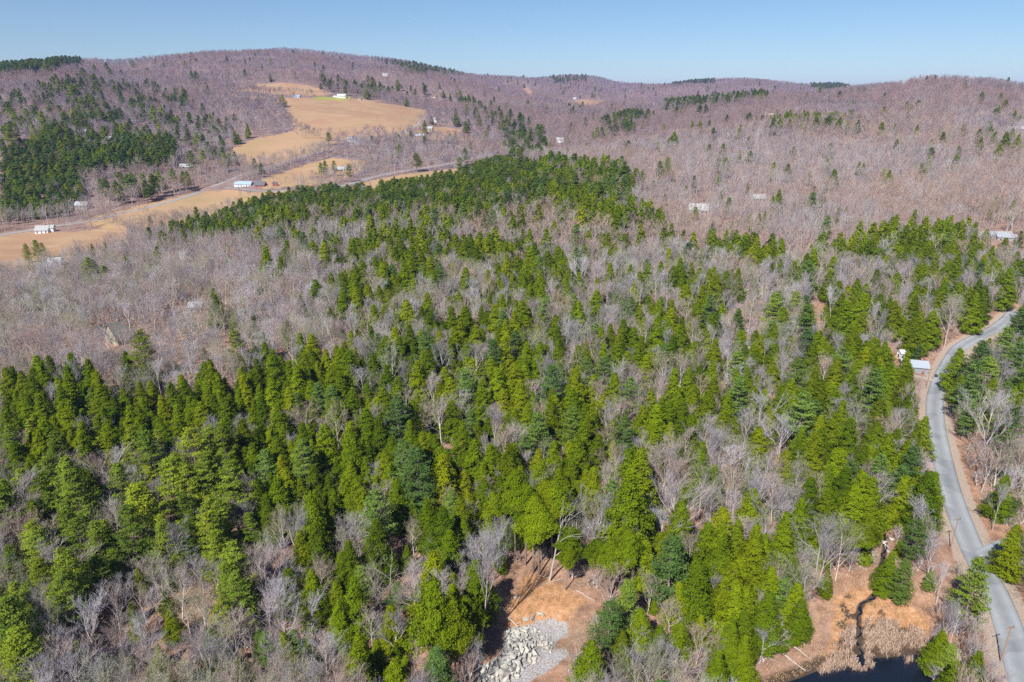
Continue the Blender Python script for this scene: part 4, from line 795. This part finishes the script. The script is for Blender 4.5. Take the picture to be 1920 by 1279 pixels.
# ------------------------------------------------------------------ massed forest: what grows where (picture polygons looked up from each tree's own place)
ZONES = [ # polygon, hemlock share, pine share
 (P('0,690 70,690 200,690 240,740 480,690 640,650 1000,620 1500,640 1700,650 1720,720 1740,800 1760,900 1700,1000 1560,1000 1540,1120 1450,1180 1350,1279 1120,1279 1130,1180 1000,1000 900,1030 880,1279 640,1279 500,1040 430,960 0,960'), .60, .05),
 (P('0,700 200,690 240,740 480,690 520,650 640,660 720,760 700,980 480,960 430,850 0,880'), .82, .04),
 (P('0,880 420,850 480,1000 430,1200 0,1279'), .04, .50),
 (P('190,1030 430,1040 430,1279 60,1279'), .05, .05),
 (P('480,360 640,345 850,310 1000,285 1030,300 1000,335 900,385 800,395 560,410 470,440 330,440 300,425 400,400'), .15, .80),
 (P('1030,295 1150,305 1200,330 1180,385 1000,400 900,390 1000,335'), .30, .25),
 (P('480,400 800,390 1200,380 1260,420 1240,560 1320,640 900,640 640,600 640,500 470,470'), .26, .03),
 (P('1320,440 1500,470 1620,440 1700,560 1680,640 1320,640 1240,500'), .30, .03),
 (P('1600,440 1700,420 1920,440 1920,600 1860,600 1750,640 1560,640 1540,560 1640,560'), .62, .03),
 (P('1840,620 1920,600 1920,830 1780,800 1770,740'), .45, .35),
 (P('1780,800 1920,830 1920,1279 1880,1100'), .15, .10),
 (P('0,265 60,255 110,280 150,310 160,350 130,385 60,395 0,400'), .10, .85),
 (P('60,250 300,235 330,270 325,300 280,310 160,320 110,285'), .15, .60),
 (P('160,340 380,330 420,350 300,365 170,370'), .05, .14),
 (P('0,170 120,150 320,160 440,240 430,300 320,260 60,250 0,260'), .03, .10),
 (P('-60,118 150,106 152,120 60,132 -60,142'), .0, .97),
 (P('580,150 640,148 700,150 760,162 870,172 900,200 800,180 700,172 600,165'), .03, .16),
 (P('870,205 940,210 1010,235 1030,270 1010,300 960,300 950,260 900,230'), .02, .22),
 (P('1120,225 1180,210 1220,215 1200,240 1130,250'), .03, .28),
 (P('1240,190 1340,175 1440,172 1440,182 1340,195 1250,205'), .04, .22),
 (P('1030,142 1100,142 1100,152 1040,155'), .0, .2), (P('1260,150 1340,149 1340,156 1260,158'), .0, .6), (P('1520,156 1610,158 1560,168 1520,166'), .0, .8), (P('1160,250 1330,240 1340,270 1200,290'), .0, .0),
 (P('1440,212 1600,220 1600,232 1440,228'), .3, .0), (P('700,110 800,122 870,130 870,140 780,136'), .0, .35)]
NOGO = [world_poly(P('1738,960 1775,960 1800,1060 1790,1110 1750,1090 1735,1020'))]+[world_poly(P('880,1275 1052,1275 1052,1500 850,1500')), world_poly(P('1450,1275 1748,1275 1748,1500 1400,1500'))]+[world_poly(p) for p in (PILE1, P('1000,1166 1040,1155 1070,1170 1060,1225 1030,1279 960,1279 1000,1225'))] + [POND_W, CLEAR_W[1]] + [world_poly(P('905,1279 905,1230 900,1190 905,1150 935,1100 960,1060 1010,1050 1070,1085 1120,1110 1130,1150 1105,1175 1108,1200 1080,1235 1060,1279')),
        world_poly(P('1690,700 1750,700 1745,735 1735,740 1690,725')), world_poly(P('1745,1040 1775,1100 1745,1100')), world_poly(P('1370,570 1400,565 1402,590 1375,600')), world_poly(P('1525,565 1556,565 1556,590 1525,592')), world_poly(P('1675,655 1712,650 1712,668 1680,672')), world_poly(P('300,1010 345,1010 345,1060 305,1060'))]
def allowed(x, y, r=0.0):
    ok = np.ones(x.shape, bool)
    for w in NOGO:
        xs = [a for a, _ in w]; ys = [b for _, b in w]; m = ok & (x > min(xs)) & (x < max(xs)) & (y > min(ys)) & (y < max(ys)); i = np.where(m)[0]
        if len(i): ok[i[inpoly(x[i], y[i], w)]] = False
    for k, w in enumerate(FWORLD):
        if FIELDS[k][0] == 'lawn': continue
        xs = [a for a, _ in w]; ys = [b for _, b in w]; m = ok & (x > min(xs)) & (x < max(xs)) & (y > min(ys)) & (y < max(ys)); i = np.where(m)[0]
        if len(i): ok[i[inpoly(x[i], y[i], w)]] = False
    for pts, w in ((NEARROAD, 7.0), (DRIVE1, 4.5), (DRIVE2, 4), (FARROAD, 9), (UPROAD, 7), (STREAM, 2.5), ([tuple(v) for v in TRACK], 3)):
        m = ok & (x > min(p[0] for p in pts)-w) & (x < max(p[0] for p in pts)+w) & (y > min(p[1] for p in pts)-w) & (y < max(p[1] for p in pts)+w); i = np.where(m)[0]
        if len(i): ok[i[polydist(x[i], y[i], pts)[0] < w]] = False
    for hx, hy in HXY: ok &= ~((np.abs(x-hx) < 11) & (y-hy > -15) & (y-hy < 9))
    return ok
TREES = []      # x, y, kind, height, width, listed
ASP = {'h': 1.95, 't': 2.3, 'p': 1.9, 'b': 1.55, 'd': 1.7, 's': 1.1}
for (px, py, w, k) in TL:
    X, Y, H, dep = hit(px, py, hk=ASP[k]*w/FPX)
    wm = w*dep/FPX
    if k == 's': H = min(H, 5)
    r_, _ = polydist(np.array([X]), np.array([Y]), NEARROAD)
    if r_[0] < 4.2: continue
    TREES.append([X, Y, k, max(H, 3.5), wm, True])
# trees whose trunk foot shows: foot x, foot y, apex y, crown width, kind, lean
FOOT = [(1000,1074,930,62,'t',0),(1011,1079,945,60,'t',0),(1019,1045,900,70,'t',0),(1060,1107,1020,34,'t',.05),(1067,1084,985,48,'t',0),(1118,1086,1010,50,'t',0),(1139,1129,1012,58,'t',0),(1146,1130,1020,50,'t',0),(1166,1119,1022,50,'t',-.1),(1170,1123,990,50,'t',0),(985,1060,905,60,'t',0),(1035,1050,900,60,'t',0),(966,1050,880,66,'t',0),
        (822,1276,1082,78,'u',0),(854,1274,1120,52,'u',0),(863,1265,1125,50,'t',0),(876,1236,1118,50,'t',0),(890,1218,1122,45,'t',0),(1030,1090,940,50,'d',.22),(1590,1062,985,50,'t',0),(1600,1060,975,50,'t',.12),(1800,1193,1045,72,'y',0),(903,1200,1012,44,'b',0),(917,1150,1060,50,'b',0)]
for fx, fy, ay, w, k, lean in FOOT:
    X, Y, _, dep = hit(fx, fy); z0 = float(height(X, Y)); hs_ = np.linspace(4, 34, 121); _, yy, _ = project(np.full(121, X), np.full(121, Y), z0+hs_); H = float(hs_[np.argmin(abs(yy-ay))])
    TREES.append([X, Y, k, H, w*dep/FPX, True, lean])
LT = np.array([[t[0], t[1], t[4]] for t in TREES])
def near_listed(x, y, rad):
    out = np.zeros(x.shape, bool)
    for a, b, w in LT:
        m = (np.abs(x-a) < 12) & (np.abs(y-b) < 12)
        if m.any(): out[m] |= np.hypot(x[m]-a, y[m]-b) < (w*.5*.72+rad[m]*.45)
    return out
fill = []
VIEW = [(px_h, py_h-6, 9, 6) for px_h, py_h in [(152,252),(202,260),(349,314),(1733,692),(1312,395),(1424,374),(1868,442),(1895,446),(1697,663),(1443,212),(1693,156),(1725,150),(1768,156),(1806,156),(1050,264),(722,141),(832,230)]]+[(1800,652,10,12),(1822,640,12,10),(1850,624,14,9),(1875,612,10,8),(1782,680,8,10),(1765,710,8,12),(1753,745,10,12),(1758,790,10,18),(1768,840,11,20),(1780,890,12,20),(1796,945,13,20),(1815,1000,14,20),(1835,1045,15,20),(1858,1090,15,20),(1878,1135,16,20),(1895,1180,17,20),(1790,1050,12,20),(1640,1270,60,12),(980,1240,60,20),(1080,1112,34,22),(1040,1095,40,28),(960,1130,34,40),(1000,1200,50,46),(1085,1160,22,20),(1640,1120,55,36),(1560,1190,44,30),(1690,1160,34,40),(1500,1250,40,20),(1765,1020,14,40),(1387,582,16,9),(1540,576,14,9),(1693,660,18,9),(1328,345,14,20)]
def band(y0, y1, sp, smax=.80):
    xs = np.arange(-smax*y1, smax*y1, sp); ys = np.arange(y0, y1, sp); X, Y = np.meshgrid(xs, ys); X = X.ravel()+rng.uniform(-.48, .48, X.size)*sp; Y = Y.ravel()+rng.uniform(-.48, .48, Y.size)*sp
    m = np.abs(X) < smax*Y+15; return X[m], Y[m]
for (y0, y1, sp) in ((88, 200, 4.5), (200, 330, 5.8), (330, 600, 6.2), (600, 1000, 7.4), (1000, 1700, 9.0), (1700, 5200, 15.0)):
    X, Y = band(y0, y1, sp, 1.08 if y0 < 330 else .80); ok = allowed(X, Y); X, Y = X[ok], Y[ok]; Z = height(X, Y)
    px, py, dep = project(X, Y, Z+11); inside = (px > -160) & (px < 2080) & (py > 60) & (py < 1520); X, Y, Z, px, py = X[inside], Y[inside], Z[inside], px[inside], py[inside]
    hs = np.full(X.shape, .006); ps = np.full(X.shape, .004)
    for poly, a, b in ZONES:
        m = inpoly(px, py, poly); hs[m] = a; ps[m] = b
    cl = value_noise(X/24, Y/30, 5)*.65+value_noise(X/10, Y/12, 6)*.35; up_ = smst(cl, .42, .66); hs = np.where(hs > .8, .35+.6*smst(cl, .25, .42), np.where(hs > .5, .05+.68*smst(cl, .28, .50), np.where(hs > .1, hs*(.25+2.9*up_), hs*(.2+3*up_))))
    u = rng.uniform(size=X.shape); kd = np.where(u < hs, 'h', np.where(u < hs+ps, 'p', 'b'))
    big = y0 >= 1700
    Hh = np.where(kd == 'h', rng.uniform(13, 22, X.shape), np.where(kd == 'p', rng.uniform(15, 25, X.shape), rng.uniform(11, 19, X.shape)))
    Hh = np.where((ps > .6) & (y0 < 1000), rng.uniform(11, 16, X.shape), Hh)
    if y0 < 1000:
        rad = np.where(kd == 'b', 3.5, 4.0); nl = near_listed(X, Y, rad)
        if y0 < 330: Hh = np.where(kd == 'b', Hh*.92, Hh*.96)
        X, Y, kd, Hh = X[~nl], Y[~nl], kd[~nl], Hh[~nl]
    # keep the road and the houses in sight: no crown of the mass right in front of them
    zz = height(X, Y); ax, ay, dep = project(X, Y, zz+Hh); cxp, cyp, _ = project(X, Y, zz+Hh*.55); drop = np.zeros(X.shape, bool); rw = Hh*.22*FPX/dep
    for wx, wy, ww, wh in VIEW:
        cut = (np.abs(cxp-wx) < ww+rw*.7) & (ay < wy+wh) & (cyp+rw > wy-wh) & (Y < hit(wx, wy+wh)[1]-1); drop |= cut & ((kd != 'b') | (rng.uniform(size=X.shape) < .6))
    gx, gy, _ = project(X, Y, zz); drop |= inpoly(gx, gy, P('240,640 330,600 450,590 450,690 380,710 240,700')) & (rng.uniform(size=X.shape) < .6)
    X, Y, kd, Hh = X[~drop], Y[~drop], kd[~drop], Hh[~drop]
    for a, b, k, h in zip(X, Y, kd, Hh): fill.append((float(a), float(b), str(k), float(h), y0))
print('listed', len(TREES), 'fill', len(fill))
# young conifers under the leafless crowns
X, Y = band(95, 420, 8.5, 1.05); ok = allowed(X, Y); X, Y = X[ok], Y[ok]; Z = height(X, Y); px, py, _ = project(X, Y, Z+4)
keep = (py > 760) & (rng.uniform(size=X.shape) < np.where(inpoly(px, py, P('0,1000 480,1000 640,1279 0,1279')), .8, .4)) & ~near_listed(X, Y, np.full(X.shape, -2.))
for wx, wy, ww, wh in VIEW: keep &= ~((np.abs(px-wx) < ww+4) & (np.abs(py-wy) < wh+8))
for a, b in zip(X[keep], Y[keep]): fill.append((float(a), float(b), 'h' if random.random() < .6 else 'p', random.uniform(4, 9.5), 200))
# small bare trees in rows and clumps between the fields
for poly, n, h0, h1 in [('555,236 606,252 606,262 560,256', 26, 8, 13), ('668,248 725,246 728,259 668,262', 26, 8, 13), ('430,300 520,303 640,282 640,290 530,312 430,310', 40, 6, 10), ('545,340 650,338 650,348 545,352', 22, 7, 11), ('140,402 240,424 240,432 140,410', 26, 8, 13),
        ('660,340 780,312 880,300 880,306 780,318 662,346', 60, 4, 8), ('435,178 700,186 700,190 435,182', 40, 6, 10), ('690,262 790,240 790,248 700,268', 26, 5, 9), ('150,398 300,405 300,412 150,418', 26, 8, 12), ('440,372 520,362 520,368 440,380', 14, 7, 10)]:
    q = P(poly); xs = [a for a, _ in q]; ys = [b for _, b in q]; k = 0
    while k < n:
        a, b = random.uniform(min(xs), max(xs)), random.uniform(min(ys), max(ys))
        if inpoly(np.array([a]), np.array([b]), q)[0]: X, Y, _, _ = hit(a, b); fill.append((X, Y, 'b', random.uniform(h0, h1), 600)); k += 1
# ------------------------------------------------------------------ single trees: the 300 largest of each kind
SP_ASP = {'h': 5.2*2/20, 'p': .5, 'b': .66}
cand = {'h': [], 'p': [], 'b': []}
for t in TREES:
    k = {'t': 'h', 'u': 'h', 'y': 'p'}.get(t[2], t[2])
    if k in cand: cand[k].append((*t[:5], True, t[6] if len(t) > 6 else 0))
for (x, y, k, h, y0) in fill:
    if y < 650: cand[k].append((x, y, k, h, h*SP_ASP[k], False))
singles, rest = [], []
for k, c in cand.items():
    sc = []
    for t in c:
        px, py, dep = project(t[0], t[1], float(height(t[0], t[1]))+t[3]*.6); inside = -15 < px < 1935 and 60 < py < 1300
        sc.append((t[4]*t[3]/dep**2*(1.6 if t[5] else .55) if inside else 0, t, float(px), float(py)))
    sc.sort(key=lambda q: -q[0]); n = 296
    for i, q in enumerate(sc): (singles if i < n and q[0] > 0 else rest).append((q[1], q[2], q[3]))
for t in TREES:
    if t[2] in 'ds': px, py, _ = project(t[0], t[1], float(height(t[0], t[1]))+t[3]*.6); singles.append(((*t[:5], True, t[6] if len(t) > 6 else 0), float(px), float(py)))
MARKS = [('the big stone pile', 950, 1235), ('the clearing trunks', 1020, 1080), ('the gravel floor', 1035, 1180), ('the pond', 1640, 1265), ('the marsh', 1680, 1160), ('the small waterfall', 1662, 1022), ('the upper roadside pole', 1782, 1030), ('the lower roadside pole', 1876, 1242), ('the paved driveway', 1870, 1025),
 ('the blue roofed roadside house', 1733, 690), ('the road bend', 1755, 745), ('the road top', 1880, 610), ('the long metal barn', 1868, 445), ('the weathered hill house', 1312, 395), ('the yellow cabin', 212, 645), ('the left field shed', 101, 497), ('the far left farmhouse', 78, 434), ('the red barn', 490, 350), ('the valley road', 780, 316), ('the brown valley house', 349, 314),
 ('the lower left corner', 0, 1279), ('the bottom edge middle', 640, 1279), ('the left edge', 0, 800), ('the broad blue green pine', 783, 870), ('the pale dead tree', 733, 670), ('the twin pines', 1030, 800), ('the dark tall pine', 1385, 720), ('the orange bare patch', 1385, 582), ('the hidden shed roof', 366, 583), ('the big round hemlock', 1200, 880),
 ('the pine plantation', 760, 370), ('the leaning trunk', 1045, 980), ('the grey ridge copse', 560, 520), ('the middle hemlock knot', 765, 530), ('the reddish shrub', 1220, 625), ('the right edge pines', 1880, 700)]
NM = {'u': ('hemlock_tree', 'hemlock', 'hemlock tree', 'broad-crowned green'), 'y': ('pine_tree', 'pine', 'pine tree', 'yellow-green'), 'h': ('hemlock_tree', 'hemlock', 'hemlock tree', 'yellow-green'), 't': ('hemlock_tree', 'hemlock', 'hemlock tree', 'bare-trunked green'), 'p': ('pine_tree', 'pine', 'pine tree', 'blue-green'), 'b': ('bare_tree', 'leafless tree', 'bare tree', 'grey'), 'd': ('dead_tree', 'dead tree', 'dead tree', 'bleached'), 's': ('shrub', 'shrub', 'shrub', 'leafless purple-grey')}
buck = {}
for t, px, py in singles:
    k = 'p' if t[2] == 'y' else t[2]; i = min(range(len(MARKS)), key=lambda m: (MARKS[m][1]-px)**2+(MARKS[m][2]-py)**2); dx, dy = px-MARKS[i][1], py-MARKS[i][2]
    side = ('right of' if dx > 0 else 'left of') if abs(dx) > abs(dy) else ('below' if dy > 0 else 'above')
    buck.setdefault((k, i, side), []).append((math.hypot(dx, dy), t, px))
NSING = 0
for (k, i, side), lst in buck.items():
    lst.sort(key=lambda q: q[0]); nm, word, cat, hue = NM[k]
    hs = sorted(q[1][3] for q in lst)
    for r, (_, t, px_) in enumerate(lst):
        x, y, _, H, wm = t[:5]; lean = t[6] if len(t) > 6 else 0; size = 'tall' if H > 21 else 'small' if H < 13 else 'mid-sized'
        if k == 's': size = 'low'
        lab = '%s %s %s, %s nearest of its kind %s %s' % (size, hue, word, ordinal(r+1), side, MARKS[i][0]) if len(lst) > 1 else '%s %s %s %s %s' % (size, hue, word, side, MARKS[i][0])
        yel = k == 'p' and (t[2] == 'y' or px_ < 470)
        if k in 'tu': pr = PROTO['h'][5 if k == 't' else 6]
        elif k == 'h': pr = PROTO['h'][random.randrange(5)]
        elif yel: pr = random.choice(PROTO['y'])
        elif k == 'b': pr = random.choice(PROTO['b'])
        else: pr = random.choice(PROTO[k])
        sz = H/pr[2]; sx = min(max(wm/(2*pr[3])*.98, sz*.68), sz*1.4)
        o = thing(nm, lab, cat, (x, y, float(height(x, y))-.2), random.uniform(0, 6.28), {'h': 'hemlocks of the wood', 't': 'hemlocks of the wood', 'u': 'hemlocks of the wood', 'p': 'pines of the wood', 'b': 'leafless trees of the wood', 'd': 'dead trees', 's': 'bare shrubs'}[k], (sx, sx, sz))
        if lean: o.rotation_euler = (0, lean, 0)
        part('trunk', pr[0], o); part('crown', pr[1], o); NSING += 1
print('singles', NSING)
# ------------------------------------------------------------------ the rest, one mass per kind
def mass(name, items, protos, label, rr=None):
    """items: (x, y, height, proto index, width factor); a point cloud carrying one instance of a whole tree on each point"""
    col = bpy.data.collections.new(name+'_kinds')
    for i, o in enumerate(protos):
        o.name = '%s_%03d' % (name, i); col.objects.link(o)
    n = len(items); A = np.array([(a[0], a[1], a[2], a[3], a[4]) for a in items], float)
    z = height(A[:, 0], A[:, 1])-.25; me = bpy.data.meshes.new(name); me.vertices.add(n); me.vertices.foreach_set('co', np.stack([A[:, 0], A[:, 1], z], 1).astype(np.float32).ravel())
    for an, ty, v in (('sz', 'FLOAT', A[:, 2]), ('wd', 'FLOAT', A[:, 4]), ('rz', 'FLOAT', rng.uniform(0, 6.28, n))):
        at = me.attributes.new(an, ty, 'POINT'); at.data.foreach_set('value', v.astype(np.float32))
    at = me.attributes.new('ix', 'INT', 'POINT'); at.data.foreach_set('value', A[:, 3].astype(np.int32))
    o = struct(name, me, 'stuff', label)
    ng = bpy.data.node_groups.new(name, 'GeometryNodeTree'); ng.interface.new_socket('Geometry', in_out='INPUT', socket_type='NodeSocketGeometry'); ng.interface.new_socket('Geometry', in_out='OUTPUT', socket_type='NodeSocketGeometry')
    N, L = ng.nodes, ng.links; gi = N.new('NodeGroupInput'); go = N.new('NodeGroupOutput'); ip = N.new('GeometryNodeInstanceOnPoints'); ci = N.new('GeometryNodeCollectionInfo')
    ci.inputs['Collection'].default_value = col; ci.inputs['Separate Children'].default_value = True; ci.inputs['Reset Children'].default_value = True
    def na(an, ty):
        q = N.new('GeometryNodeInputNamedAttribute'); q.data_type = ty; q.inputs['Name'].default_value = an; return q.outputs[0]
    L.new(gi.outputs[0], ip.inputs['Points']); L.new(ci.outputs[0], ip.inputs['Instance']); ip.inputs['Pick Instance'].default_value = True; L.new(na('ix', 'INT'), ip.inputs['Instance Index'])
    cr = N.new('ShaderNodeCombineXYZ'); L.new(na('rz', 'FLOAT'), cr.inputs[2]); L.new(cr.outputs[0], ip.inputs['Rotation'])
    cs = N.new('ShaderNodeCombineXYZ'); w = na('wd', 'FLOAT'); L.new(w, cs.inputs[0]); L.new(w, cs.inputs[1]); L.new(na('sz', 'FLOAT'), cs.inputs[2]); L.new(cs.outputs[0], ip.inputs['Scale'])
    L.new(ip.outputs[0], go.inputs[0]); md = o.modifiers.new('trees', 'NODES'); md.node_group = ng; return o
PH = {'h': [20.]*4, 'p': [24.]*3, 'b': [k.get('H', 18.) for k in B_KINDS]}
PM = {'h': [20.]*3, 'p': [24.]*3, 'b': [k.get('H', 18.) for k in B_KINDS[:5]]}
PV = {'h': [20.]*3, 'p': [24.]*3, 'b': [k.get('H', 18.) for k in B_KINDS[:4]]}
items = {'h': [], 'p': [], 'b': []}
def add_item(x, y, k, h, y0, wf=None):
    lod = 0 if y < 420 else 1 if (y < 1020+random.gauss(0, 150) or k != 'b') else 2
    tab = (PH, PM, PV)[lod][k]; base = 0 if lod == 0 else len(PH[k]) if lod == 1 else len(PH[k])+len(PM[k])
    i = random.randrange(len(tab)); s = h/tab[i]
    if k == 'b' and lod and i % 2 != int(value_noise(np.array([x/110]), np.array([y/150]), 12)[0] > .47) and random.random() < .75: i = (i+1) % len(tab); s = h/tab[i]
    items[k].append((x, y, s, base+i, s*(wf or random.uniform(.95, 1.25)*(1.35 if k == 'p' and h < 16.1 else 1.0 if k == 'h' else 1))*(1.25 if y0 >= 1700 and k == 'b' else 1.0)))
for t, px, py in rest: add_item(t[0], t[1], t[2], t[3], 0, min(1.3, max(.75, t[4]/(t[3]*SP_ASP[t[2]]))))
for (x, y, k, h, y0) in fill:
    if y >= 650: add_item(x, y, k, h, y0)
mass('hemlock_forest', items['h'], FOR['h'][0]+FOR['h'][1], 'hemlocks massed through the wood and scattered over the far slopes')
mass('pine_forest', items['p'], FOR['p'][0]+FOR['p'][1], 'dark pines massed on the ridge and the far left slope')
mass('bare_forest', items['b'], FOR['b'][0]+FOR['b'][1]+FOR['b'][2], 'leafless grey and brown woodland covering the hills')
# undergrowth: saplings and brush on the forest floor
ub = [hidden(one_mesh('ub%d' % i, bare_mesh, M['greybark'], M[t], seed=60+i, H=3.2, lv=(9, 6, 4), tw=.014, spread=.9, fork=.05, trunk_r=.04, limb_r=.03)) for i, t in enumerate(['twigmoss', 'twig', 'twigwarm'])]
X, Y = band(95, 450, 3.3, 1.08); ok = allowed(X, Y); X, Y = X[ok], Y[ok]
mass('undergrowth', [(a, b, s, i, s*1.2) for a, b, s, i in zip(X, Y, rng.uniform(.5, 1.7, len(X)), rng.integers(0, 3, len(X)))], ub, 'brown leafless brush and saplings on the forest floor')
# dry grass tufts and reeds
def tufts(name, poly, n, hgt, wdt, mname, label, spreadn=5):
    xs = [a for a, _ in poly]; ys = [b for _, b in poly]; x = rng.uniform(min(xs), max(xs), n); y = rng.uniform(min(ys), max(ys), n); m = inpoly(x, y, poly) & (polydist(x, y, STREAM)[0] > 1.0) & ((mname == 'reed') | (sd(x, y, POND_W) > .5)); x, y = x[m], y[m]; m = (value_noise(x/3.2, y/3.2, 31)*.6+value_noise(x/1.1, y/1.1, 32)*.4) > (.50 if mname == 'reed' else .38); x, y = x[m], y[m]
    x = np.repeat(x, spreadn)+rng.normal(size=len(x)*spreadn)*.22; y = np.repeat(y, spreadn)+rng.normal(size=len(y)*spreadn)*.22; k = len(x)
    z = np.maximum(height(x, y), POND_Z); h = rng.uniform(.5, 1, k)*hgt; cen = np.stack([x, y, z+h*.45], 1); lean = rng.normal(size=(k, 3))*.35; lean[:, 2] = 1; up = nrm(lean); nor = nrm(np.cross(up, rng.normal(size=(k, 3))))
    side = np.cross(up, nor); V = np.stack([cen-up*h[:, None]*.5-side*wdt*.3, cen-up*h[:, None]*.5+side*wdt*.3, cen+up*h[:, None]*.5+side*wdt, cen+up*h[:, None]*.5-side*wdt*.8], 1).reshape(-1, 3)
    me = mesh_from(name, V, np.arange(4*k).reshape(-1, 4), [M[mname]], tone=rng.uniform(size=k)); return struct(name, me, 'stuff', label)
M['reed'] = mat('dry_reed', lambda n, l, b: l.new(rampnode(n, l, attr(n, 'tone'), [(0, (.30, .20, .14)), (.5, (.46, .33, .25)), (1, (.60, .46, .37))]), b.inputs['Base Color']))
M['dry'] = mat('dry_grass', lambda n, l, b: l.new(rampnode(n, l, attr(n, 'tone'), [(0, (.28, .17, .09)), (.6, (.44, .28, .15)), (1, (.54, .40, .26))]), b.inputs['Base Color']))
REED_W = world_poly(P('1560,1205 1600,1175 1640,1162 1700,1172 1740,1195 1735,1232 1700,1246 1640,1262 1590,1258 1530,1268 1555,1235'))
tufts('reeds', REED_W, 5600, 1.7, .05, 'reed', 'pale dry reeds crowding the upper edge of the dark pond')
tufts('dry_grass', CLEAR_W[1], 6500, .4, .07, 'dry', 'tawny dry grass covering the marsh and the pond banks')
tufts('dry_grass', CLEAR_W[0], 900, .35, .06, 'dry', 'tawny grass and weeds around the stone pile clearing')
# ------------------------------------------------------------------ haze
hz = bpy.data.meshes.new('haze'); zt = float(HT.max())+45; zb = float(GZ.min())-1.5
V, F = boxes([(0, 5400, (zt+zb)/2, 24000, 11600+1200, zt-zb)]); hm = bpy.data.materials.new('haze'); hm.use_nodes = True; n_ = hm.node_tree.nodes; n_.remove(n_['Principled BSDF'])
pv = n_.new('ShaderNodeVolumePrincipled'); pv.inputs['Color'].default_value = (.36, .44, 1, 1); pv.inputs['Density'].default_value = .00006; pv.inputs['Anisotropy'].default_value = 0
hm.node_tree.links.new(pv.outputs[0], n_['Material Output'].inputs['Volume'])
struct('haze', mesh_from('haze', V, F, [hm]), 'stuff', 'thin bluish air over the valley')
